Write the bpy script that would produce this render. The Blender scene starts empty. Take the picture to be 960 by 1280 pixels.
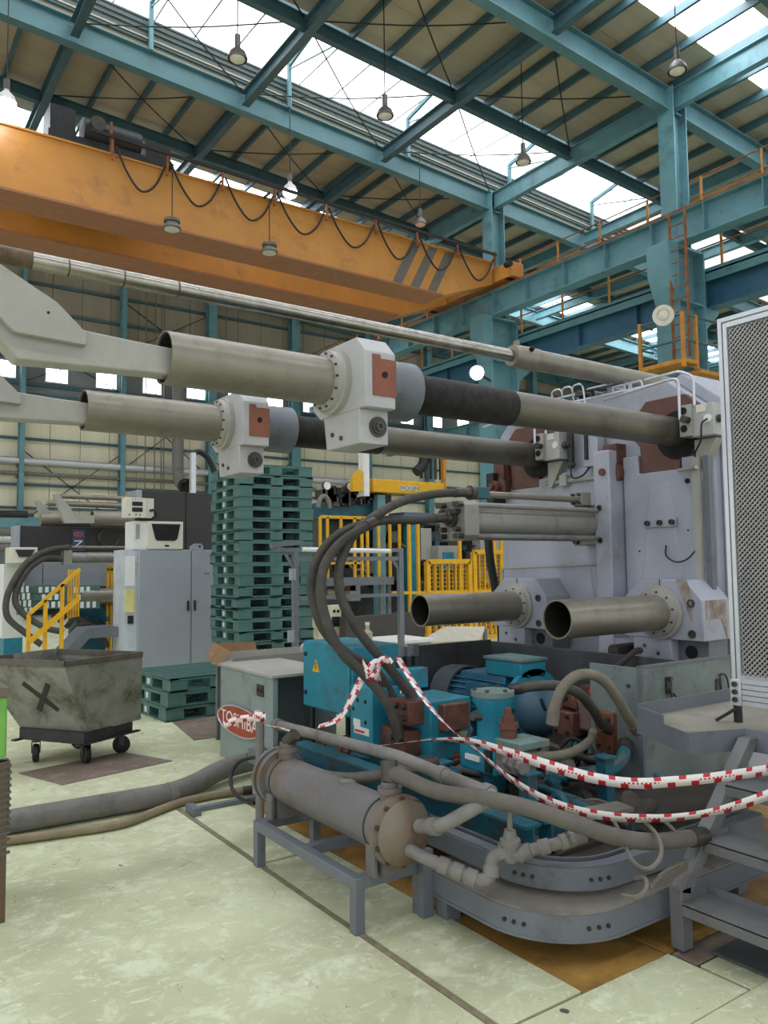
import bpy, bmesh, math, random
from mathutils import Vector as V, Matrix, Quaternion
random.seed(7)
SC = bpy.context.scene
COL = SC.collection
# ---------------------------------------------------------------- camera (calibrated on a 960x1280 frame)
FPX = 982.2
ROT = Matrix(((0.82016648, -0.03024727, -0.57132482),
              (-0.57201102, -0.06327924, -0.8178014),
              (-0.01141674, 0.99753739, -0.06920129)))
EYE = V((0, 0, 1.6))
cd = bpy.data.cameras.new('camera'); cam = bpy.data.objects.new('camera', cd); COL.objects.link(cam)
cd.sensor_fit = 'HORIZONTAL'; cd.sensor_width = 36; cd.lens = 36 * FPX / 960; cd.clip_end = 300; cd.clip_start = .05
cam.matrix_world = Matrix.Translation(EYE) @ ROT.to_4x4()
SC.camera = cam
# ---------------------------------------------------------------- world, exposure
w = bpy.data.worlds.new('world'); SC.world = w; w.use_nodes = True
bg = w.node_tree.nodes['Background']; bg.inputs[0].default_value = (.93, .97, 1, 1); bg.inputs[1].default_value = WORLD = .8
vs = SC.view_settings; vs.view_transform = 'Standard'; vs.look = 'None'; vs.gamma = 1; vs.exposure = 0.62; vs.use_curve_mapping = False
SKYLIGHT = 7.0
# ---------------------------------------------------------------- helpers
def at(px, py, X=None, Y=None, Z=None):
    """real-world point where the sight line of a photo pixel meets the plane X=, Y= or Z="""
    d = ROT @ V((px - 480, 640 - py, -FPX))
    t = (X - EYE.x) / d.x if X is not None else (Y - EYE.y) / d.y if Y is not None else (Z - EYE.z) / d.z
    return EYE + d * t
def lin(h):
    h = h.lstrip('#'); c = [int(h[i:i+2], 16) / 255 for i in (0, 2, 4)]
    return tuple(x / 12.92 if x <= .04045 else ((x + .055) / 1.055) ** 2.4 for x in c) + (1,)
MATS = {}
def mat(name, col, rough=.5, metal=0, var=.12, scale=6, dirt=None, damt=.35, dscale=3, bump=.0, bscale=40, emit=0, coat=0, stretch=None):
    if name in MATS: return MATS[name]
    m = bpy.data.materials.new(name); MATS[name] = m; m.use_nodes = True
    nt = m.node_tree; N = nt.nodes; L = nt.links; b = N['Principled BSDF']
    c = lin(col)
    b.inputs['Roughness'].default_value = rough; b.inputs['Metallic'].default_value = metal
    tc = N.new('ShaderNodeTexCoord'); src = tc.outputs['Object']
    if stretch:
        mp = N.new('ShaderNodeMapping'); mp.inputs['Scale'].default_value = stretch; L.new(src, mp.inputs[0]); src = mp.outputs[0]
    n = N.new('ShaderNodeTexNoise'); n.inputs['Scale'].default_value = scale; n.inputs['Detail'].default_value = 6; n.inputs['Roughness'].default_value = .65
    L.new(src, n.inputs['Vector'])
    r = N.new('ShaderNodeValToRGB')
    r.color_ramp.elements[0].position = .3; r.color_ramp.elements[1].position = .72
    r.color_ramp.elements[0].color = tuple(x * (1 - var * 1.6) for x in c[:3]) + (1,)
    r.color_ramp.elements[1].color = tuple(min(1, x * (1 + var)) for x in c[:3]) + (1,)
    L.new(n.outputs['Fac'], r.inputs[0]); out = r.outputs[0]
    if dirt:
        n2 = N.new('ShaderNodeTexNoise'); n2.inputs['Scale'].default_value = dscale; n2.inputs['Detail'].default_value = 9; n2.inputs['Roughness'].default_value = .7
        L.new(src, n2.inputs['Vector'])
        r2 = N.new('ShaderNodeValToRGB'); r2.color_ramp.elements[0].position = .62 - damt * .35; r2.color_ramp.elements[1].position = .80 - damt * .3
        mx = N.new('ShaderNodeMix'); mx.data_type = 'RGBA'
        L.new(n2.outputs['Fac'], r2.inputs[0]); L.new(r2.outputs[0], mx.inputs[0]); L.new(out, mx.inputs[6]); mx.inputs[7].default_value = lin(dirt)
        out = mx.outputs[2]
    L.new(out, b.inputs['Base Color'])
    if bump:
        n3 = N.new('ShaderNodeTexNoise'); n3.inputs['Scale'].default_value = bscale; n3.inputs['Detail'].default_value = 4; L.new(src, n3.inputs['Vector'])
        bp = N.new('ShaderNodeBump'); bp.inputs['Strength'].default_value = bump; bp.inputs['Distance'].default_value = .01
        L.new(n3.outputs['Fac'], bp.inputs['Height']); L.new(bp.outputs[0], b.inputs['Normal'])
    if emit:
        b.inputs['Emission Color'].default_value = c; b.inputs['Emission Strength'].default_value = emit
    if coat: b.inputs['Coat Weight'].default_value = coat
    return m
def frame_of(d, up=None):
    d = d.normalized(); up = V(up) if up is not None else (V((0, 0, 1)) if abs(d.z) < .95 else V((1, 0, 0)))
    s = d.cross(up).normalized(); u = s.cross(d).normalized()
    return d, s, u
def smooth_path(pts, sub=8):
    pts = [V(p) for p in pts]; out = []
    P = [pts[0] * 2 - pts[1]] + pts + [pts[-1] * 2 - pts[-2]]
    for i in range(1, len(P) - 2):
        a, b, c, d = P[i-1:i+3]
        for k in range(sub):
            t = k / sub
            out.append(.5 * ((2 * b) + (c - a) * t + (2 * a - 5 * b + 4 * c - d) * t * t + (3 * b - a - 3 * c + d) * t ** 3))
    out.append(pts[-1]); return out
def fillet(pts, r, n=6):
    """polyline with rounded corners of radius r"""
    pts = [V(p) for p in pts]; out = [pts[0]]
    for i in range(1, len(pts) - 1):
        p = pts[i]; a = (pts[i-1] - p); b = (pts[i+1] - p); q = min(r, a.length * .49, b.length * .49)
        a = p + a.normalized() * q; b = p + b.normalized() * q
        for k in range(n + 1):
            t = k / n; out.append(a * (1-t) ** 2 + p * 2 * t * (1-t) + b * t * t)
    out.append(pts[-1]); return out
class MB:
    def __init__(s): s.v = []; s.f = []
    def add(s, vs, fs):
        o = len(s.v); s.v += [V(p) for p in vs]; s.f += [tuple(o + i for i in f) for f in fs]; return s
    def bx(s, x0, x1, y0, y1, z0, z1):
        return s.add([(x, y, z) for x in (x0, x1) for y in (y0, y1) for z in (z0, z1)],
                     [(0,1,3,2),(4,6,7,5),(0,4,5,1),(2,3,7,6),(0,2,6,4),(1,5,7,3)])
    def ob(s, p0, p1, w_, h, up=None, off=(0, 0)):
        """box along p0-p1, w_ across, h along up"""
        p0 = V(p0); p1 = V(p1); d, sd, u = frame_of(p1 - p0, up); c = sd * off[0] + u * off[1]
        vs = [p + c + sd * (a * w_ / 2) + u * (b * h / 2) for p in (p0, p1) for a in (-1, 1) for b in (-1, 1)]
        return s.add(vs, [(0,1,3,2),(4,6,7,5),(0,4,5,1),(2,3,7,6),(0,2,6,4),(1,5,7,3)])
    def ibeam(s, p0, p1, w_, h, t=.02, up=None):
        s.ob(p0, p1, w_, t, up, (0, h/2 - t/2)); s.ob(p0, p1, w_, t, up, (0, -h/2 + t/2)); s.ob(p0, p1, t * .8, h - 2 * t, up); return s
    def cyl(s, p0, p1, r0, r1=None, n=24, cap=True):
        r1 = r0 if r1 is None else r1; p0 = V(p0); p1 = V(p1); d, a, b = frame_of(p1 - p0)
        vs = []
        for p, r in ((p0, r0), (p1, r1)):
            vs += [p + a * (r * math.cos(2*math.pi*i/n)) + b * (r * math.sin(2*math.pi*i/n)) for i in range(n)]
        fs = [(i, (i+1) % n, n + (i+1) % n, n + i) for i in range(n)]
        if cap: fs += [tuple(range(n))[::-1], tuple(range(n, 2*n))]
        return s.add(vs, fs)
    def lathe(s, p0, axis, prof, n=28, cap=True):
        """prof: list of (distance along axis, radius)"""
        p0 = V(p0); d, a, b = frame_of(V(axis)); vs = []
        for t, r in prof: vs += [p0 + d * t + a * (r * math.cos(2*math.pi*i/n)) + b * (r * math.sin(2*math.pi*i/n)) for i in range(n)]
        fs = [(k*n + i, k*n + (i+1) % n, (k+1)*n + (i+1) % n, (k+1)*n + i) for k in range(len(prof)-1) for i in range(n)]
        if cap: fs += [tuple(range(n))[::-1], tuple(range((len(prof)-1)*n, len(prof)*n))]
        return s.add(vs, fs)
    def pipe(s, p0, p1, ro, ri, n=32):
        L_ = (V(p1) - V(p0)).length
        return s.lathe(p0, V(p1) - V(p0), [(0, ri), (0, ro), (L_, ro), (L_, ri), (0, ri)], n, cap=False)
    def tube(s, pts, r, n=12, cap=True, close=False):
        pts = [V(p) for p in pts]; m = len(pts); vs = []
        t = (pts[1] - pts[0]).normalized(); a = frame_of(t)[1]
        for i, p in enumerate(pts):
            t2 = (pts[min(i+1, m-1)] - pts[max(i-1, 0)])
            if t2.length > 1e-9:
                t2.normalize(); q = t.rotation_difference(t2); a = (q @ a); t = t2
            a = (a - t * a.dot(t)).normalized(); b = t.cross(a)
            rr = r[i] if isinstance(r, (list, tuple)) else r
            vs += [p + a * (rr * math.cos(2*math.pi*k/n)) + b * (rr * math.sin(2*math.pi*k/n)) for k in range(n)]
        fs = [(k*n + i, k*n + (i+1) % n, (k+1)*n + (i+1) % n, (k+1)*n + i) for k in range(m-1) for i in range(n)]
        if cap: fs += [tuple(range(n))[::-1], tuple(range((m-1)*n, m*n))]
        return s.add(vs, fs)
    def prism(s, poly, axis, a, b):
        """poly: 2-D outline in the plane normal to axis ('x': (y,z), 'y': (x,z), 'z': (x,y))"""
        f = {'x': lambda p, t: (t, p[0], p[1]), 'y': lambda p, t: (p[0], t, p[1]), 'z': lambda p, t: (p[0], p[1], t)}[axis]
        n = len(poly); vs = [f(p, a) for p in poly] + [f(p, b) for p in poly]
        return s.add(vs, [tuple(range(n))[::-1], tuple(range(n, 2*n))] + [(i, (i+1) % n, n + (i+1) % n, n + i) for i in range(n)])
    def sph(s, c, r, n=14, sc=(1, 1, 1)):
        m = n // 2; vs = []; c = V(c)
        for j in range(1, m):
            ph = math.pi * j / m
            vs += [c + V((sc[0]*r*math.sin(ph)*math.cos(2*math.pi*i/n), sc[1]*r*math.sin(ph)*math.sin(2*math.pi*i/n), sc[2]*r*math.cos(ph))) for i in range(n)]
        k = len(vs); vs += [c + V((0, 0, r*sc[2])), c - V((0, 0, r*sc[2]))]
        fs = [(j*n + i, (j+1)*n + i, (j+1)*n + (i+1) % n, j*n + (i+1) % n) for j in range(m-2) for i in range(n)]
        fs += [(k, i, (i+1) % n) for i in range(n)] + [(k+1, (m-2)*n + (i+1) % n, (m-2)*n + i) for i in range(n)]
        return s.add(vs, fs)
    def wall_strip(s, path, z0, z1, th):
        """vertical plate of thickness th following a 2-D path"""
        n = len(path); L_, R_ = [], []
        for i, p in enumerate(path):
            a = V(path[max(i-1, 0)]); b = V(path[min(i+1, n-1)]); d = (b - a).normalized(); nn = V((-d.y, d.x)) * th / 2
            L_.append(V(p) + nn); R_.append(V(p) - nn)
        vs = []
        for q in zip(L_, R_): vs += [(q[0].x, q[0].y, z0), (q[0].x, q[0].y, z1), (q[1].x, q[1].y, z1), (q[1].x, q[1].y, z0)]
        fs = [(4*i + k, 4*i + (k+1) % 4, 4*i + 4 + (k+1) % 4, 4*i + 4 + k) for i in range(n-1) for k in range(4)] + [(0,3,2,1), (4*n-4, 4*n-3, 4*n-2, 4*n-1)]
        return s.add(vs, fs)
    def build(s, name, m, parent=None, bevel=0, flat=False, mesh_only=False):
        o0 = ROOTLOC(parent)
        me = bpy.data.meshes.new(name); me.from_pydata([p - o0 for p in s.v], [], s.f)
        bm = bmesh.new(); bm.from_mesh(me); bmesh.ops.recalc_face_normals(bm, faces=bm.faces); bm.to_mesh(me); bm.free()
        me.materials.append(m if not isinstance(m, str) else MATS[m])
        if not flat:
            me.polygons.foreach_set('use_smooth', [True] * len(me.polygons)); me.set_sharp_from_angle(angle=math.radians(35))
        me.update()
        o = bpy.data.objects.new(name, me); COL.objects.link(o)
        if parent is not None: o.parent = parent
        if bevel:
            bv = o.modifiers.new('bevel', 'BEVEL'); bv.width = bevel; bv.segments = 2; bv.limit_method = 'ANGLE'; bv.angle_limit = math.radians(40)
        return o
def ROOTLOC(o):
    p = V((0, 0, 0))
    while o is not None: p += o.location; o = o.parent
    return p
def thing(name, label, cat, loc=(0, 0, 0), group=None, kind=None):
    o = bpy.data.objects.new(name, None); COL.objects.link(o); o.location = loc; o.empty_display_size = .1
    return tag(o, label, cat, group, kind)
def tag(o, label=None, cat=None, group=None, kind=None):
    if label: o['label'] = label
    if cat: o['category'] = cat
    if group: o['group'] = group
    if kind: o['kind'] = kind
    return o
def struct(name, label=None, loc=(0, 0, 0)):
    o = bpy.data.objects.new(name, None); COL.objects.link(o); o.location = loc; o['kind'] = 'structure'
    if label: o['label'] = label
    return o
def share(o, loc, parent=None, rot=None, name=None):
    c = o.copy(); COL.objects.link(c); c.location = loc
    if rot is not None: c.rotation_euler = rot
    if parent is not None: c.parent = parent
    return c
def copy_tree(o, parent=None):
    c = o.copy(); COL.objects.link(c)
    if parent is not None: c.parent = parent
    for ch in [x for x in bpy.data.objects if x.parent == o]: copy_tree(ch, c)
    return c
def hexbolt(mb, p, axis, r=.012, h=.012):
    return mb.cyl(p, V(p) + V(axis).normalized() * h, r, n=6)
def bolt_circle(parent, c, axis, R_, n, r, h, m, name='bolt', ph=0):
    d, a, b = frame_of(V(axis)); res = []
    for i in range(n):
        t = 2*math.pi*i/n + ph; p = V(c) + a * R_ * math.cos(t) + b * R_ * math.sin(t)
        res.append(MB().cyl(p, p + d * h, r, n=8).build(name, m, parent))
    return res
def text_on(txt, loc, xdir, ydir, size, m, name='lettering', parent=None, ext=.0008, align='CENTER', sx=1):
    cu = bpy.data.curves.new(name, 'FONT'); cu.body = txt; cu.size = size; cu.extrude = ext; cu.align_x = align; cu.align_y = 'CENTER'
    o = bpy.data.objects.new(name, cu); COL.objects.link(o)
    x = V(xdir).normalized(); z = x.cross(V(ydir)).normalized(); y = z.cross(x)
    dg = bpy.context.evaluated_depsgraph_get(); me = bpy.data.meshes.new_from_object(o.evaluated_get(dg))
    bpy.data.objects.remove(o); bpy.data.curves.remove(cu)
    M = Matrix((x * sx, y, z)).transposed().to_4x4(); M.translation = V(loc) - ROOTLOC(parent); me.transform(M)
    me.materials.clear(); me.materials.append(m)
    o = bpy.data.objects.new(name, me); COL.objects.link(o)
    if parent is not None: o.parent = parent
    return o
# ---------------------------------------------------------------- materials
TEAL = mat('teal_steel_paint', '#66949d', .45, var=.12, scale=1.2, dirt='#4d6366', damt=.25, dscale=2)
DTEAL = mat('dark_teal_steel', '#41616a', .5, var=.15, scale=2)
ROOFM = mat('roof_sheet_tan', '#b4aa95', .7, var=.1, scale=.6, stretch=(.3, 3, 1))
ORANGE = mat('crane_orange_paint', '#c98a3e', .42, var=.1, scale=.9, dirt='#94653a', damt=.2, dscale=1.2)
STRIPE = mat('stripe_grey', '#6a655c', .5)
BLACK = mat('black_rubber', '#1b1b1c', .55, var=.2)
DARKM = mat('dark_machine_metal', '#2c2d2f', .5, metal=.2, var=.25)
RUSTST = mat('rusty_rail_steel', '#9a5a30', .75, var=.3, scale=8, dirt='#5f3a22', damt=.4)
RAILY = mat('ochre_rail_paint', '#c98a34', .6, var=.2, dirt='#8a5a2a', damt=.3)
PLAT = mat('platen_lavender_grey', '#a5a8b6', .42, var=.07, scale=2.5, dirt='#8d8b8c', damt=.22, dscale=1.7)
CREAMP = mat('machine_pale_paint', '#a3a19a', .42, var=.07, scale=4, dirt='#8f8a80', damt=.2, dscale=3)
BLOCKP = mat('clamp_block_paint', '#b3b2b3', .42, var=.07, scale=4, dirt='#928d86', damt=.2, dscale=3)
SLEEVE = mat('sleeve_paint_greige', '#8b8578', .36, metal=.35, var=.1, scale=5, dirt='#6e665a', damt=.25, dscale=4)
BARM = mat('tie_bar_steel', '#6f6a5f', .42, metal=.55, var=.1, scale=6, dirt='#4a443c', damt=.3, dscale=3)
THREAD = mat('greasy_thread', '#3d3b3a', .5, metal=.4, var=.3, scale=20)
PATCHR = mat('red_primer_patch', '#8a5342', .6, var=.15, scale=9)
REDOX = mat('red_oxide_primer', '#66443c', .6, var=.15, scale=9, dirt='#54342b', damt=.3, dscale=4)
BORE = mat('greasy_bore', '#26231f', .6, var=.2)
CHROME = mat('chrome_rod', '#a9a59c', .22, metal=.95, var=.15, scale=9, dirt='#6d604e', damt=.2, dscale=5)
GREYP = mat('grey_machine_paint', '#6b7078', .45, var=.1, scale=4, dirt='#4c4b4a', damt=.25, dscale=3, bump=.05)
DGREY = mat('dark_grey_panel', '#4b4f52', .55, var=.2, scale=3, dirt='#353433', damt=.35, dscale=2)
PALEG = mat('pale_green_grey_box', '#8b9a97', .5, var=.08, scale=3, dirt='#6b6d68', damt=.25, dscale=3)
HYD = mat('hydraulic_teal_paint', '#1f8399', .42, var=.12, scale=6, dirt='#4d4a45', damt=.24, dscale=4)
HYDD = mat('grimy_teal_paint', '#1c6476', .5, var=.2, scale=8, dirt='#46443f', damt=.45, dscale=5)
MOTORB = mat('motor_blue_paint', '#2f7596', .45, var=.15, scale=5, dirt='#4f5050', damt=.3, dscale=4)
RUSTB = mat('rusty_brown_iron', '#6e4438', .6, var=.25, scale=12, dirt='#3c2b26', damt=.4, dscale=8)
DUST = mat('dusty_pipe_grey', '#7d7a76', .7, var=.1, scale=8, dirt='#5e5850', damt=.3, dscale=6)
HOSE = mat('dusty_rubber_hose', '#413f3a', .68, var=.18, scale=10, dirt='#524c43', damt=.4, dscale=6, bump=.1, bscale=90)
HOSEM = mat('grey_dusty_hose', '#625d55', .72, var=.15, scale=10)
RAFTM = mat('shaded_rafter_teal', '#567f86', .5, var=.12, scale=1.5)  # darker copy of the teal, carrying the shade of the rafter undersides
HOSEL = mat('pale_dusty_hose', '#7b7566', .75, var=.15, scale=10)
HXM = mat('exchanger_grey_paint', '#6f6c6e', .5, var=.1, scale=5, dirt='#6a5232', damt=.3, dscale=3.2)
BRASS = mat('dirty_brass_cap', '#80766a', .5, metal=.3, var=.15, scale=6, dirt='#7a5230', damt=.4, dscale=6)
STEEL = mat('bolt_steel', '#55514c', .45, metal=.6, var=.2)
ALU = mat('aluminium_profile', '#c9ccd2', .3, metal=.5, var=.04, scale=20)
YEL = mat('safety_yellow', '#e0a917', .5, var=.08)
PALLET = mat('green_plastic_pallet', '#4a706a', .5, var=.1, scale=5, dirt='#56706b', damt=.2, dscale=4)
CABG = mat('cabinet_grey', '#989ea6', .42, var=.04, scale=2)
BEIGE = mat('appliance_beige', '#d6d2c4', .5, var=.04)
WHITE = mat('white_paint', '#e4e4e2', .5, var=.04)
REDP = mat('red_print', '#c9282f', .5, var=.05)
LAMPM = mat('lamp_housing', '#6d6a66', .5, metal=.4)
BULB = mat('lit_bulb', '#f4f7ff', emit=16)
HOLE = mat('unlit_hole', '#111111', .8, var=.1)
# ================================================================ FLOOR
def floor_material():
    m = bpy.data.materials.new('worn_painted_floor'); m.use_nodes = True; MATS[m.name] = m
    nt = m.node_tree; N = nt.nodes; L = nt.links; b = N['Principled BSDF']; tc = N.new('ShaderNodeTexCoord')
    def noise(sc, det=8, rough=.65, dist=0, st=None):
        n = N.new('ShaderNodeTexNoise'); n.inputs['Scale'].default_value = sc; n.inputs['Detail'].default_value = det; n.inputs['Roughness'].default_value = rough; n.inputs['Distortion'].default_value = dist
        if st:
            mp = N.new('ShaderNodeMapping'); mp.inputs['Scale'].default_value = st; mp.inputs['Rotation'].default_value = (0, 0, .4); L.new(tc.outputs['Object'], mp.inputs[0]); L.new(mp.outputs[0], n.inputs['Vector'])
        else: L.new(tc.outputs['Object'], n.inputs['Vector'])
        return n.outputs['Fac']
    def ramp(f, a, b_):
        r = N.new('ShaderNodeValToRGB'); r.color_ramp.elements[0].position = a; r.color_ramp.elements[1].position = b_; L.new(f, r.inputs[0]); return r.outputs[0]
    def mix(fac, a, c):
        x = N.new('ShaderNodeMix'); x.data_type = 'RGBA'; L.new(fac, x.inputs[0])
        if isinstance(a, str): x.inputs[6].default_value = lin(a)
        else: L.new(a, x.inputs[6])
        x.inputs[7].default_value = lin(c); return x.outputs[2]
    c = mix(ramp(noise(.9, 4), .38, .66), '#b9bb98', '#cdd0ac')
    c = mix(ramp(noise(4.5, 10, .75, .5), .50, .62), c, '#d9ddc0')
    c = mix(ramp(noise(1.7, 9, .7), .58, .78), c, '#a39c82')
    c = mix(ramp(noise(21, 8, .75, .6, (.6, 1, 1)), .56, .64), c, '#dfe3ca')
    c = mix(ramp(noise(11, 10, .8, 1.2, (1, .45, 1)), .585, .69), c, '#8f8872')
    c = mix(ramp(noise(8.5, 1.5, .5, .4), .765, .775), c, '#524c42')
    c = mix(ramp(noise(38, 4, .6, .8), .70, .73), c, '#6f6857')
    L.new(c, b.inputs['Base Color']); b.inputs['Roughness'].default_value = .5
    r = N.new('ShaderNodeMapRange'); L.new(noise(2.5), r.inputs[0]); r.inputs[3].default_value = .32; r.inputs[4].default_value = .62; L.new(r.outputs[0], b.inputs['Roughness'])
    bp = N.new('ShaderNodeBump'); bp.inputs['Strength'].default_value = .15; bp.inputs['Distance'].default_value = .01; L.new(noise(5), bp.inputs['Height']); L.new(bp.outputs[0], b.inputs['Normal'])
    return m
FLOORM = floor_material()
RUSTPL = mat('oil_and_rust_plate', '#b18848', .45, var=.3, scale=3.5, dirt='#6a4a2c', damt=.3, dscale=3.2)
BROWNPL = mat('worn_brown_plate', '#7d6c62', .6, var=.15, scale=5, dirt='#a49b86', damt=.25, dscale=6)
PITM = mat('oily_pit', '#2a251f', .5)
FL = MB()
FL.bx(-18, 1.915, -15, 32, -.1, 0); FL.bx(1.915, 40, 5.2, 32, -.1, 0); FL.bx(1.915, 40, -15, 1.735, -.1, 0)
floor = FL.build('floor', FLOORM); floor['kind'] = 'structure'
pb = MB().bx(1.915, 40, 1.735, 5.2, -.1, -.045).build('trench_base', PITM, floor)
def plate(x0, x1, y0, y1, m, z=0, th=.03, name='floor_plate'):
    return MB().bx(x0, x1, y0, y1, z - th, z).build(name, m, floor, bevel=.004)
plate(1.955, 2.35, 2.105, 3.02, FLOORM); plate(1.955, 2.35, 3.035, 3.99, FLOORM, -.006); plate(1.955, 2.35, 4.005, 5.19, FLOORM, 0)
plate(2.362, 2.87, 2.105, 5.19, RUSTPL, -.012); plate(2.885, 6.5, 2.105, 5.19, RUSTPL, -.014)
plate(1.92, 2.86, 1.742, 2.09, FLOORM); plate(2.885, 3.45, 1.742, 1.96, FLOORM, -.004); plate(3.47, 9, 1.742, 2.09, BROWNPL, -.01); plate(2.885, 3.45, 1.975, 2.09, BROWNPL, -.008)
MB().bx(1.918, 1.945, 1.75, 5.19, -.03, .002).build('trench_edge_strip', mat('edge_strip', '#8a8066', .6, var=.25, scale=14), floor)
pl1 = MB().prism([(1.24, 6.86), (1.44, 6.29), (2.36, 6.50), (2.12, 7.08)], 'z', 0, .006).build('floor_sheet', BROWNPL)
tag(pl1, 'brown worn sheet lying on the floor under the waste cart', 'floor sheet')
pl2 = MB().prism([(2.80, 7.15), (3.4, 7.1), (3.9, 8.6), (3.0, 8.5)], 'z', 0, .005).build('floor_sheet', BROWNPL)
tag(pl2, 'brown worn sheet on the floor between pallets and grey box', 'floor sheet')
# ================================================================ ROOF
def zr(x): return 12.05 + .05 * (15.7 - x)          # underside of the rafters
ceiling = struct('ceiling', None, (15.7, 16.7, 12.05))
SKY = mat('skylight_sheet', '#f4f8ff', .6, var=.03, emit=SKYLIGHT)
SKYM = mat('monitor_sheet', '#eef1f8', .6, var=.05, scale=2, emit=1.9)
SKYW = mat('window_glass_lit', '#f2f6ff', .4, var=.02, emit=4.5)
RAFT = [-7.7, -1.6, 4.5, 10.6, 16.7, 22.8, 28.9]
STRIPA = [(1.6, 4.4), (13.75, 16.6)]                 # openings under raised monitors
STRIPB = [(-4.1, -2.8), (8.15, 9.42), (21.2, 22.7)]  # narrow skylight strips
XL, XR = -10, 37
def roofbit(y0, y1, x0, x1, m, name, dz=.78, th=.04):
    return MB().add([(x, y, zr(x) + dz + t) for x in (x0, x1) for y in (y0, y1) for t in (0, th)],
                    [(0,1,3,2),(4,6,7,5),(0,4,5,1),(2,3,7,6),(0,2,6,4),(1,5,7,3)]).build(name, m, ceiling)
ys = [-14]
for a, b_ in sorted(STRIPA + STRIPB): ys += [a, b_]
ys.append(30)
for i in range(0, len(ys), 2):
    y = ys[i]
    while y < ys[i+1] - .05:
        e = min(y + 1.02, ys[i+1]); roofbit(y, e - .012, XL, XR, ROOFM, 'roof_sheet', .78 + random.uniform(0, .008)); y = e
for a, b_ in STRIPB:
    x = XL
    while x < XR: roofbit(a, b_, x, min(x + 1.94, XR), SKY, 'skylight_pane', .8, .02); x += 1.96
MONZ = 1.95
for a, b_ in STRIPA:
    x = 0
    while x < 22:
        MB().add([(xx, yy, zr(xx) + MONZ + t + (.25 if yy > b_ else 0)) for xx in (x, x + .975) for yy in (a - .75, b_ + 1.5) for t in (0, .02)],
                 [(0,1,3,2),(4,6,7,5),(0,4,5,1),(2,3,7,6),(0,2,6,4),(1,5,7,3)]).build('skylight_pane', SKYM, ceiling)
        MB().ob((x + .98, a - .75, zr(x) + MONZ - .02), (x + .98, b_ + 1.5, zr(x) + MONZ + .23), .05, .06).build('glazing_bar', mat('glazing_bar_grey', '#8f9aa5', .5), ceiling); x += .985
    MB().ob((0, (a+b_)/2, zr(0) + MONZ + .02), (22, (a+b_)/2, zr(22) + MONZ + .02), .12, .16).build('monitor_purlin', DTEAL, ceiling)
    MB().add([(x_, b_ + .1 + q, zr(x_) + z_) for x_ in (0, 22) for q in (0, .02) for z_ in (.5, 1.3)], [(0,1,3,2),(4,6,7,5),(0,4,5,1),(2,3,7,6),(0,2,6,4),(1,5,7,3)]).build('monitor_kerb', ROOFM, ceiling)
    for k in range(5):
        MB().ob((0, b_ + .05, zr(0) + .74 + .13 * k), (22, b_ + .05, zr(22) + .74 + .13 * k), .05, .045).build('louvre_bar', DTEAL, ceiling)
    for x in (1.6, 5.4, 8.85, 12.5, 16.3, 20):
        MB().ob((x, b_ - .06, zr(x) + .5), (x, b_ - .06, zr(x) + 1.62), .09, .09).ob((x, b_ - .06, zr(x) + 1.6), (x + .1, (a+b_)/2, zr(x) + MONZ), .07, .1).ob((x, b_ - .06, zr(x) + 1.5), (x, a, zr(x) + .7), .03, .03).build('monitor_post', TEAL, ceiling)
for y in RAFT:
    MB().ibeam((XL, y, zr(XL) + .28), (XR, y, zr(XR) + .28), .24, .56, .03).build('rafter', RAFTM, ceiling)
    ym = y - 3.05
    MB().ibeam((XL, ym, zr(XL) + .42), (XR, ym, zr(XR) + .42), .16, .3, .022).build('secondary_rafter', DTEAL, ceiling)
for x in (-8.2, -4.2, -.2, 3.8, 7.7, 11.7, 15.7, 19.7, 23.7, 27.7, 31.7, 35.7):
    for i in range(len(RAFT) - 1):
        MB().ibeam((x, RAFT[i] + .1, zr(x) + .3), (x, RAFT[i+1] - .1, zr(x) + .3), .18, .34 if x != 15.7 else .5, .022).build('roof_strut', DTEAL if x < 15 else TEAL, ceiling)
k = 0; x = 15.7 + .98 * 21
seg = []
yy0 = -14
for a, b_ in STRIPA: seg.append((yy0, a)); yy0 = b_ + .12
seg.append((yy0, 30))
while x > -4:
    for (y0, y1) in seg:
        MB().ob((x, y0, zr(x) + .68), (x, y1, zr(x) + .68), .07, .18).build('purlin', DTEAL, ceiling)
    x -= .98
# thin bracing rods under the roof
for (x0, x1) in ((3.8, 7.7), (7.7, 11.7), (11.7, 15.7)):
    for (y0, y1) in ((10.6, 13.65), (13.65, 16.7), (16.7, 19.75)):
        for s in (0, 1):
            a = V((x0, y0 if s else y1, zr(x0) + .5)); b_ = V((x1, y1 if s else y0, zr(x1) + .5)); mid = (a + b_) / 2 - V((0, 0, .12))
            MB().tube(smooth_path([a, mid, b_], 4), .016, 5).build('brace_rod', BLACK, ceiling)
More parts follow.
